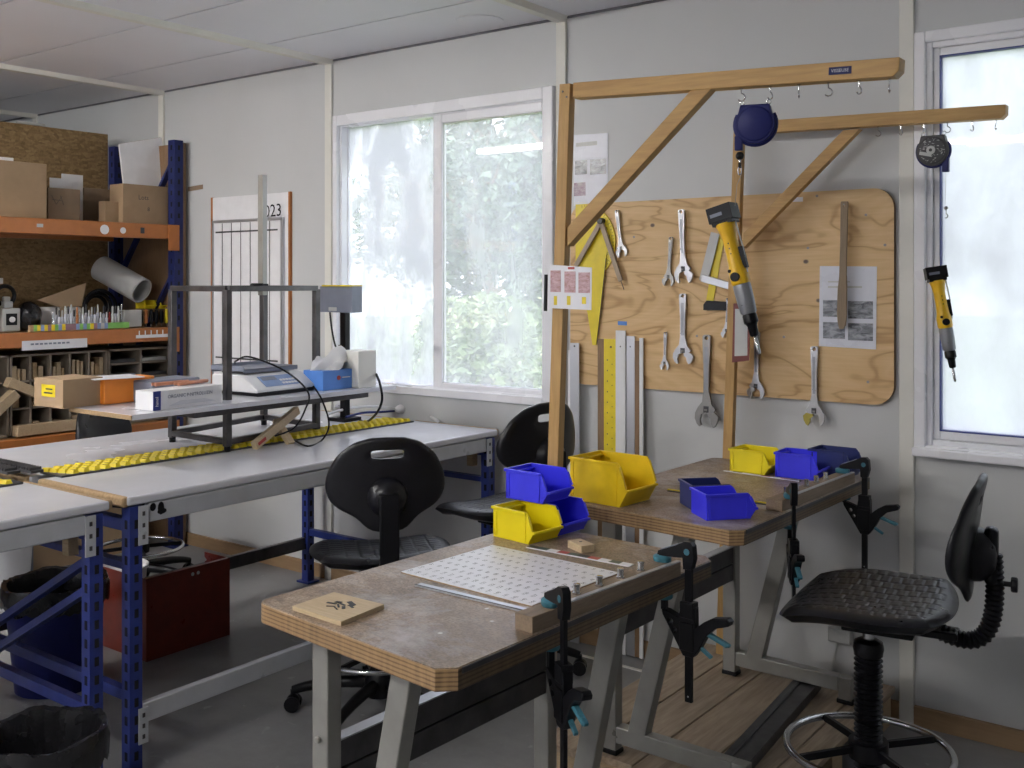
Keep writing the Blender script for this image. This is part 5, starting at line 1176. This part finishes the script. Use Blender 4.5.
for r in range(5):
    for c in range(2):
        if (r + c) % 3 == 2 and r != 4: continue
        y0 = yc + (yd - yc) * c / 2 + .016; y1 = yc + (yd - yc) * (c + 1) / 2 - .02; z0 = .675 + .383 * r / 5 + (.011 if r == 0 else .005)
        o = MB().b2((-5.0, y0, z0), (-4.815, y1, z0 + .018)).b2((-5.0, y0, z0 + .018), (-4.82, y0 + .01, z0 + .03)).build('flat_tray', M[['slate', 'dark', 'lgrey'][(r + c) % 3]], bevel=.003)
        tag(o, 'flat tray in the %s column, %s slot from the bottom, at the rack end' % (['left', 'right'][c], ordn[r]), 'tray', 'flat trays in the right pigeonholes')
# loose wooden pieces in front
for k, (u, v, l, a, lab) in enumerate(((28, 390, .22, -25, 'angled wooden block sticking out of the middle pigeonhole row'), (2, 405, .16, 40, 'wooden frame piece leaning at the left photo edge'))):
    q = P(u, v, x=-4.765); o = MB().box(None, (.05, l, .045), M=Matrix.Translation(q) @ Matrix.Rotation(R_(a), 4, 'X')).build('wood_piece', M['block'], bevel=.002); tag(o, lab, 'wood piece')
o = MB().box((-4.77, P(46, 428, x=-4.77).y, .705), (.05, .30, .05)).build('wood_piece', M['block'], bevel=.002); tag(o, 'long pale wooden piece lying on the lowest orange beam', 'wood piece')

# ---------------------------------------------------------------- steel stand and shelf on the bench
t = thing('steel_stand', 'dark welded steel stand with a tall post and white shelf on the bench', 'steel stand', (-3.2, 2.55, ZB))
c1, c2, c3, c4 = (-3.025, 2.33), (-3.105, 2.82), (-3.37, 2.345), (-3.47, 2.86)
zt = 1.372; S = .024
for k, (x, y) in enumerate((c1, c2, c3, c4)): MB().b2((x - S/2, y - S/2, ZB + .018), (x + S/2, y + S/2, zt)).build('post', M['rawsteel'], t, True, bevel=.002)
def hb(p, q, z, w=S, h=S, nm='rail'): MB().bar((p[0], p[1], z), (q[0], q[1], z), w, h, (0, 0, 1)).build(nm, M['rawsteel'], t, True, bevel=.002)
for z in (zt + .004, ZB + .034):
    hb(c1, c2, z, .022, .02); hb(c3, c4, z, .022, .02); hb(c1, c3, z, .022, .02); hb(c2, c4, z, .022, .02)
for x, y in (c1, c2, c3, c4): MB().cyl((x, y, ZB), (x, y, ZB + .020), .012, n=10).build('foot', M['black'], t, True)
zS = .975
hb((-2.99, 2.16), (-2.985, 2.98), zS - .0225, .022, .028, 'shelf_rail'); hb((-3.34, 2.16), (-3.33, 2.98), zS - .0225, .022, .028, 'shelf_rail')
hb((-3.34, 2.17), (-2.99, 2.17), zS - .0225, .022, .028, 'shelf_rail')
x, y = -3.43, 2.83; a = P(262.5, 175, y=y); MB().b2((a.x - .016, y - .012, 1.345), (a.x + .016, y + .012, a.z)).build('tall_post', M['frame_grey'], t, True, bevel=.002)
q = P(258, 289, y=y - .03); MB().box((q.x, y - .02, zt + .01), (.05, .05, .022)).cyl((q.x - .04, y - .03, zt + .015), (q.x + .03, y - .03, zt + .015), .008).build('slide_clamp', M['black'], t, True, bevel=.002)
MB().m(0).b2((-3.27, 1.88, zS - .008), (-2.91, 3.07, zS + .008)).m(1).b2((-3.268, 1.876, zS - .007), (-2.912, 1.881, zS + .007)).build('shelf_board', [M['bench'], M['chip']], t, True)
o = bpy.data.objects.new('x', None)
ZT = zS + .009
def obox(name, label, cat, corner, d1, d2, l1, l2, h, mats, z=ZT, extra=None, bev=.002, group=None):
    """box from its nearest bottom corner: l1 along direction d1, l2 along d2 (degrees from +X)"""
    a, c = R_(d1), R_(d2); u = V((math.cos(a), math.sin(a), 0)); v = V((math.cos(c), math.sin(c), 0)); p = V((corner.x, corner.y, z))
    T = Matrix((u, v, V((0, 0, 1)))).transposed().to_4x4(); T.translation = p
    b = MB().m(0).at(T).b2((0, 0, 0), (l1, l2, h))
    if u.cross(v).z < 0: bmesh.ops.reverse_faces(b.bm, faces=b.bm.faces[:])
    if extra: extra(b, l1, l2, h)
    o = b.build(name, mats, bevel=bev); return tag(o, label, cat, group)
def ylab(b, l1, l2, h): b.m(1).b2((-.0008, .035, .035), (.0, .085, .085)); b.m(2); [b.b2((-.0014, .042, .045 + .012 * k), (-.0008, .078 - .008 * (k % 2), .049 + .012 * k)) for k in range(3)]
obox('cardboard_box', 'cardboard box with a yellow sticker at the left end of the raised shelf', 'box', P(63, 409, z=ZT), 97, 182, .155, .17, .094, [M['card'], M['yellow'], M['dark']], extra=lambda b, l1, l2, h: (b.m(1).b2((-.0008, .045, .035), (0, .125, .075)), b.m(2), b.b2((-.0014, .06, .045), (-.0008, .11, .05)), b.b2((-.0014, .06, .058), (-.0008, .10, .063))))
obox('orange_tray', 'orange plastic box right of the cardboard box on the raised shelf', 'box', P(104, 405, z=ZT), 92, 180, .20, .09, .085, [M['orange_card']], bev=.004)
q = P(118, 384, z=ZT + .09); T = Matrix.Translation((-3.26, 2.03, ZT + .0885)) @ Matrix.Rotation(R_(-12), 4, 'Z'); tag(MB().box(None, (.14, .17, .0025), M=T).build('paper_sheet', M['paper']), 'white sheet lying on the orange box', 'paper')
def carton(b, l1, l2, h):
    b.m(1).b2((0.015, -.0008, -.0), (.05, .0, h)).b2((-.0008, .0, 0), (.0, .018, h)).m(2); T = Matrix.Translation((.165, -.001, h * .62)) @ Matrix.Rotation(R_(90), 4, 'X')
    b.M = b.M @ T; b.text('ORGANIC P-DISTRIBUTION' if False else 'COLLECTE P-DISTRIBUTION', .0155, Matrix(), bold=.01)
corner = P(153, 411, z=ZT)
b = MB(); a = R_(94); u = V((math.cos(a), math.sin(a), 0)); v = V((-math.sin(a), math.cos(a), 0)) ; T = Matrix((u, v, V((0, 0, 1)))).transposed().to_4x4(); T.translation = V((corner.x, corner.y, ZT))
b.at(T).m(0).b2((0, 0, 0), (.285, .088, .062)).m(1).b2((0, -.0008, 0), (.03, .0, .062)).m(2)
T2 = T @ Matrix.Translation((.15, -.001, .040)) @ Matrix.Rotation(R_(90), 4, 'X'); b.M = Matrix(); b.text('ORGANIC P-NITROLUZIN', .016, T2, bold=.015)
b.m(3).prism([(-.10, -.012), (.10, -.012), (.05, .0), (-.05, .002)], .0006, T2 @ Matrix.Translation((.01, -.018, .0)))
T3 = T @ Matrix.Translation((.015, -.0015, .028)) @ Matrix.Rotation(R_(90), 4, 'X') @ Matrix.Rotation(R_(90), 4, 'Z'); b.m(0).text('hinol', .016, T3, bold=.015)
tag(b.build('printed_carton', [M['white'], M['blue'], M['slate'], M['bench']], bevel=0), 'white printed carton with a dark blue band on the raised shelf', 'carton')
for k, (ua, va, ub, vb, lab, m) in enumerate(((155, 384, 188, 381, 'copper coloured hand tool lying on the white printed carton', 'copper'), (178, 383.5, 207, 380, 'second copper coloured tool lying on the carton, nearer the stand', 'copper'))):
    if 'copper' not in M: M['copper'] = plain('copper_tool', (.62, .27, .16), .35, .2)
    a, c = P(ua, va, z=ZT + .072), P(ub, vb, z=ZT + .072); a.z = c.z = ZT + .070
    o = MB().tube([a, a.lerp(c, .3) + V((.01, 0, .002)), a.lerp(c, .7) + V((.01, 0, .002)), c], lambda q: .0065, 8).tube([a + V((-.02, 0, 0)), a.lerp(c, .5), c + V((-.012, 0, 0))], .005, 8).build('hand_tool', M[m]); tag(o, lab, 'hand tool', 'copper tools on the carton')
q0 = V((-3.20, 2.22, 0)); obox('grey_case', 'flat slate grey case behind the carton on the raised shelf', 'case', V((-3.135, 2.10, 0)), 96, 186, .215, .13, .075, [M['slate']], bev=.006)
# balance
t = thing('counting_scale', 'white electronic counting scale with a metal pan inside the steel stand', 'scale', (-3.13, 2.58, ZT))
T = Matrix.Translation((-3.13, 2.59, ZT)) @ Matrix.Rotation(R_(3), 4, 'Z')
prof = [(-.13, .012), (.115, .012), (.118, .022), (.04, .072), (-.12, .075), (-.13, .068)]
MB().prism([(x, z) for x, z in prof], .30, T @ Matrix.Rotation(R_(90), 4, 'X') @ Matrix.Translation((0, 0, -.15))).build('scale_body', M['white'], t, True, bevel=.006)
MB().at(T).b2((-.13, -.145, 0), (.115, .145, .014)).build('base_plate', M['black'], t, True, bevel=.002)
sl = math.atan2(.05, .078); T4 = T @ Matrix.Translation((.079, 0, .0475)) @ Matrix.Rotation(sl, 4, 'Y')
b = MB(); b.m(0).box(None, (.062, .17, .0015), M=T4 @ Matrix.Translation((0, -.01, .001))).m(1).box(None, (.020, .07, .002), M=T4 @ Matrix.Translation((-.015, -.05, .0015))).m(2)
for i in range(2):
    for j in range(5): b.box(None, (.010, .012, .002), M=T4 @ Matrix.Translation((.0 + .018 * i, .0 + .015 * j, .0018)))
b.build('keypad', [M['paleblue'], M['slate'], M['white']], t, True)
MB().at(T).b2((-.15, -.135, .088), (.03, .135, .094)).b2((-.15, -.135, .078), (-.147, .135, .105)).b2((-.15, -.137, .086), (.03, -.134, .104)).b2((.027, -.135, .078), (.03, .135, .094)).b2((-.10, -.05, .07), (-.02, .05, .09)).build('pan', M['slate'], t, True, bevel=.002)
# tissue box
def logo(b, l1, l2, h): pass
obox('tissue_box', 'bright blue tissue box on the right half of the raised shelf', 'tissue box', P(323, 391, z=ZT), 90, 180, .205, .11, .075, [M['lblue'], M['redp'], M['white']], bev=.001)
q = P(339, 383, x=P(323, 391, z=ZT).x + .0025)
o = MB().m(0).cyl((q.x - .002, q.y, ZT + .045), (q.x + .000, q.y, ZT + .045), .009, n=14).m(1).b2((q.x - .002, q.y + .018, ZT + .043), (q.x, q.y + .06, ZT + .047)).build('box_print', [M['redp'], M['white']]);
tb = bpy.data.objects['tissue_box']; mw = o.location.copy(); o.parent = tb; o.location = mw - tb.location; 
b = MB(); rnd = random.Random(4); n = 18; vs = []; fs = []
cx, cy, cz = tb.location.x, tb.location.y, ZT + .074
for i in range(n + 1):
    for j in range(n + 1):
        a, c = i / n * 2 - 1, j / n * 2 - 1; r = max(abs(a), abs(c)); 
        z = .075 * (1 - r ** 1.5) + .018 * math.sin(3 * a + 5 * c) * (1 - r) + .03 * a * c + .014 * math.sin(9 * a - 3 * c) * r + .035 * c * (1 - abs(a))
        vs.append((cx + .045 * a * (1 + .35 * r * math.cos(4 * c)), cy + .085 * c + .02 * math.sin(4 * a), cz + max(.001, z)))
for i in range(n):
    for j in range(n): q = i * (n + 1) + j; fs.append((q, q + n + 1, q + n + 2, q + 1))
o = b.add(vs, fs).build('tissue', M['white'], smooth=0); sm = o.modifiers.new('thick', 'SOLIDIFY'); sm.thickness = .001; o.location -= tb.location; o.parent = tb
obox('small_carton', 'plain pale cardboard carton standing right of the tissue box', 'box', P(358.5, 388.4, z=ZT), 88, 178, .095, .10, .145, [M['card_l'] if 'card_l' in M else M['trim']], bev=.002)
# scale indicator on a column
t = thing('scale_indicator', 'blue grey indicator head on a black column at the stand corner', 'indicator', (-3.30, 3.16, ZB))
q = P(345, 350, y=3.16); MB().box((q.x, 3.16, ZB + .008), (.10, .10, .016)).b2((q.x - .016, 3.145, ZB + .012), (q.x + .016, 3.175, 1.37)).build('column', M['black'], t, True, bevel=.002)
a, c = P(320, 312, y=3.11), P(352, 286.5, y=3.11)
MB().m(0).b2((a.x, 3.11, a.z - .0), (c.x, 3.17, c.z)).m(1).b2((a.x + .055, 3.1085, a.z + .006), (a.x + .105, 3.11, a.z + .022)).m(2).b2((a.x + .02, 3.10, c.z), (c.x - .005, 3.175, c.z + .006)).build('indicator_head', [M['slate'], M['lgrey'], M['yellow']], t, True, bevel=.004)
MB().m(0).tube(bez((q.x - .03, 3.10, a.z), (q.x - .02, 3.10, a.z - .10), (q.x + .06, 3.06, a.z - .2), (q.x + .07, 3.06, ZT + .15)), .004, 8).build('indicator_cable', M['black'], t, True)
# wooden cross piece
t = thing('wooden_trestle', 'crossed pale wooden slats with red mark leaning by the steel stand', 'wooden piece', P(272, 446, z=ZB))
xx = P(252, 448, z=ZB)
a, c = P(254, 446, x=-2.985), P(297, 410, x=-3.04); MB().m(0).bar(a, c, .030, .022, (1, 0, 0)).m(1).bar(a.lerp(c, .05) + V((.012, 0, 0)), a.lerp(c, .22) + V((.012, 0, 0)), .012, .002, (1, 0, 0)).build('slat', [M['pine_lt'], M['redp']], t, True, bevel=.0015)
a, c = P(291, 444, x=-2.975), P(276, 420, x=-3.06); MB().bar(a, c, .030, .018, (1, 0, 0)).build('slat', M['pine_lt'], t, True, bevel=.0015)
# cables and power strip on the bench
def cable(label, pts, r, mat, cat='cable', nm='cable'):
    pts = [V(p) for p in pts]; out = []
    for i in range(len(pts) - 1):
        p0 = pts[max(0, i-1)]; p1 = pts[i]; p2 = pts[i+1]; p3 = pts[min(len(pts)-1, i+2)]
        for k in range(8):
            q = k / 8; out.append(.5 * ((2*p1) + (p2-p0)*q + (2*p0-5*p1+4*p2-p3)*q*q + (3*p1-p0-3*p2+p3)*q**3))
    out.append(pts[-1]); return tag(MB().tube(out, r, 7).build(nm, M[mat]), label, cat)
cable('thin black cable looping from the scale pan down to the wooden slats', [(-3.2, 2.50, ZT + .108), P(236, 361, x=-3.12), P(250, 357, x=-3.05), P(285, 371, x=-2.96), P(308, 392, x=-2.89), P(305, 410, x=-2.89), P(294, 428, x=-2.93), P(275, 436, x=-2.99)], .0035, 'black')
cable('thin black cable looping over the bench edge of the stand', [P(313, 386, x=-2.90), P(322, 400, x=-2.89), P(329, 424, x=-2.9), on(322, 440, ZB + .004), on(308, 446, ZB + .004), on(296, 441, ZB + .004)], .0035, 'black')
cable('black cable hanging off the right end of the raised shelf', [P(376, 374, x=-2.93), P(380, 384, x=-2.895), P(382, 400, x=-2.89), P(376, 414, x=-2.93), on(366, 422, ZB + .006), on(360, 420, ZB + .006)], .005, 'black')
cable('dark blue cable lying across the yellow cover near the window', [on(346, 417, ZB + .022), on(362, 413, ZB + .022), on(380, 412, ZB + .022), on(395, 411, ZB + .022)], .005, 'blue')
t = thing('power_adapter', 'white power plug with a thick white cord on the bench end', 'power plug', on(402, 415, ZB))
q = on(402, 416.5, ZB); MB().ball(q + V((0, 0, .034)), .026, 10, (1, 1.4, .8)).build('plug_body', M['white'], t, True)
MB().tube(bez(q + V((0, .02, .034)), on(412, 414.5, ZB) + V((0, 0, .03)), on(428, 417, ZB) + V((0, 0, .012)), on(438, 423, ZB) + V((0, 0, .008)), 12), .007, 8).build('cord', M['white'], t, True)
MB().tube(bez(q + V((0, -.02, .034)), q + V((-.06, -.1, .06)), q + V((-.10, -.22, .06)), q + V((-.12, -.34, .035)), 12), .006, 8).build('cord', M['white'], t, True)
q = on(365, 409, ZB); blob('crumpled_plastic', 'crumpled clear plastic wrap lying on the bench behind the yellow cover', 'plastic wrap', q + V((-.06, 0, .02)), (.07, .12, .026), 'clearp', 8, flat_z=ZB + .001)

# ---------------------------------------------------------------- under the benches
t = thing('red_metal_shroud', 'dark red folded metal panel standing on the floor under the bench', 'metal panel', (-3.38, 2.43, 0))
xa = -3.385; b = MB(); ya, yb, h = 2.245, 2.62, .305
b.b2((xa - .003, ya, 0), (xa, yb, h)).b2((xa - .34, ya, 0), (xa, ya + .003, h)).b2((xa - .08, yb - .003, 0), (xa, yb, h)).b2((xa - .02, ya, h - .004), (xa, yb, h))
b.prism([(-.08, h - .12), (0, h - .12), (0, h), (-.16, h), (-.16, h - .02), (-.145, h - .03), (-.16, h - .04), (-.16, h - .06), (-.08, h - .07)], .003, Matrix.Translation((xa, yb, 0)) @ Matrix.Rotation(R_(90), 4, 'X'))
b.build('folded_panel', M['red'], t, True, bevel=.001)
b = MB()
for dy in (.20, .225): b.cyl((xa + .001, ya + dy, h - .025), (xa + .0015, ya + dy, h - .025), .007, n=10)
b.build('hole', M['lgrey'], t, True)
def bucket(name, label, x, y, h, r0, r1, mat, cat='bucket', liner=None, handle=False, group=None):
    t = thing(name, label, cat, (x, y, 0), 0, group)
    MB().lathe([(r0 - .004, .004), (r0, 0), (r1, h), (r1 + .005, h), (r1 + .005, h - .008), (r1 - .004, h), (r0 - .004, .006)], 32).build('tub', M[mat], t) if False else MB().lathe([(.001, 0), (r0, 0), (r1, h - .012), (r1 + .006, h - .012), (r1 + .006, h), (r1 - .003, h), (r0 - .003, .006), (.001, .006)], 36).build('tub', M[mat], t)
    if liner:
        rnd = random.Random(2); b = MB(); n = 72; vs = []; prof = [(r1 + .010, h - .07), (r1 + .012, h - .02), (r1 + .006, h + .006), (r1 - .010, h + .002), (r1 - .022, h - .05), (r1 - .035, h * .5), (r0 * .7, .03), (.01, .02)]
        for i, (r, z) in enumerate(prof):
            for k in range(n):
                a = 2 * math.pi * k / n; w = rnd.uniform(-1, 1); wob = .004 * w if i not in (1, 2) else .0015 * w
                vs.append(((r + wob) * math.cos(a), (r + wob) * math.sin(a), z + (.012 * rnd.uniform(-1, 1) if i == 0 else .003 * w + .004 * math.sin(5 * a))))
        fs = [(i*n + k, i*n + (k+1) % n, (i+1)*n + (k+1) % n, (i+1)*n + k) for i in range(len(prof) - 1) for k in range(n)]
        b.add(vs, fs).build('bin_liner', M[liner], t, smooth=25)
    return t
bucket('waste_bin', 'round waste bin with a black liner in the lower left corner of the photo', -2.36, 1.29, .34, .105, .135, 'slate', 'waste bin', 'bag')
bucket('waste_bin', 'dark blue waste bin under the bench with a black bag pulled over it', -3.45, 1.93, .36, .13, .165, 'navy', 'waste bin', 'bag')
bucket('white_bucket', 'white bucket standing behind the nearest pair of blue legs', -3.80, 2.38, .26, .10, .12, 'white', group='white buckets on the floor')
bucket('white_bucket', 'white bucket on the floor beside the chair foot ring at far left', -4.42, 2.22, .28, .11, .13, 'white', group='white buckets on the floor')
q = P(10, 586, z=.0); o = MB().m(0).box((q.x, q.y - .1, .13), (.26, .30, .26)).build('storage_crate', M['slate'], bevel=.02); tag(o, 'blue grey plastic crate on the floor at the left photo edge', 'crate')
tag(MB().b2((-5.15, 2.5, .0), (-4.85, 3.1, .36)).build('cardboard_box', M['card'], bevel=.004), 'brown box on the floor under the rack', 'box')
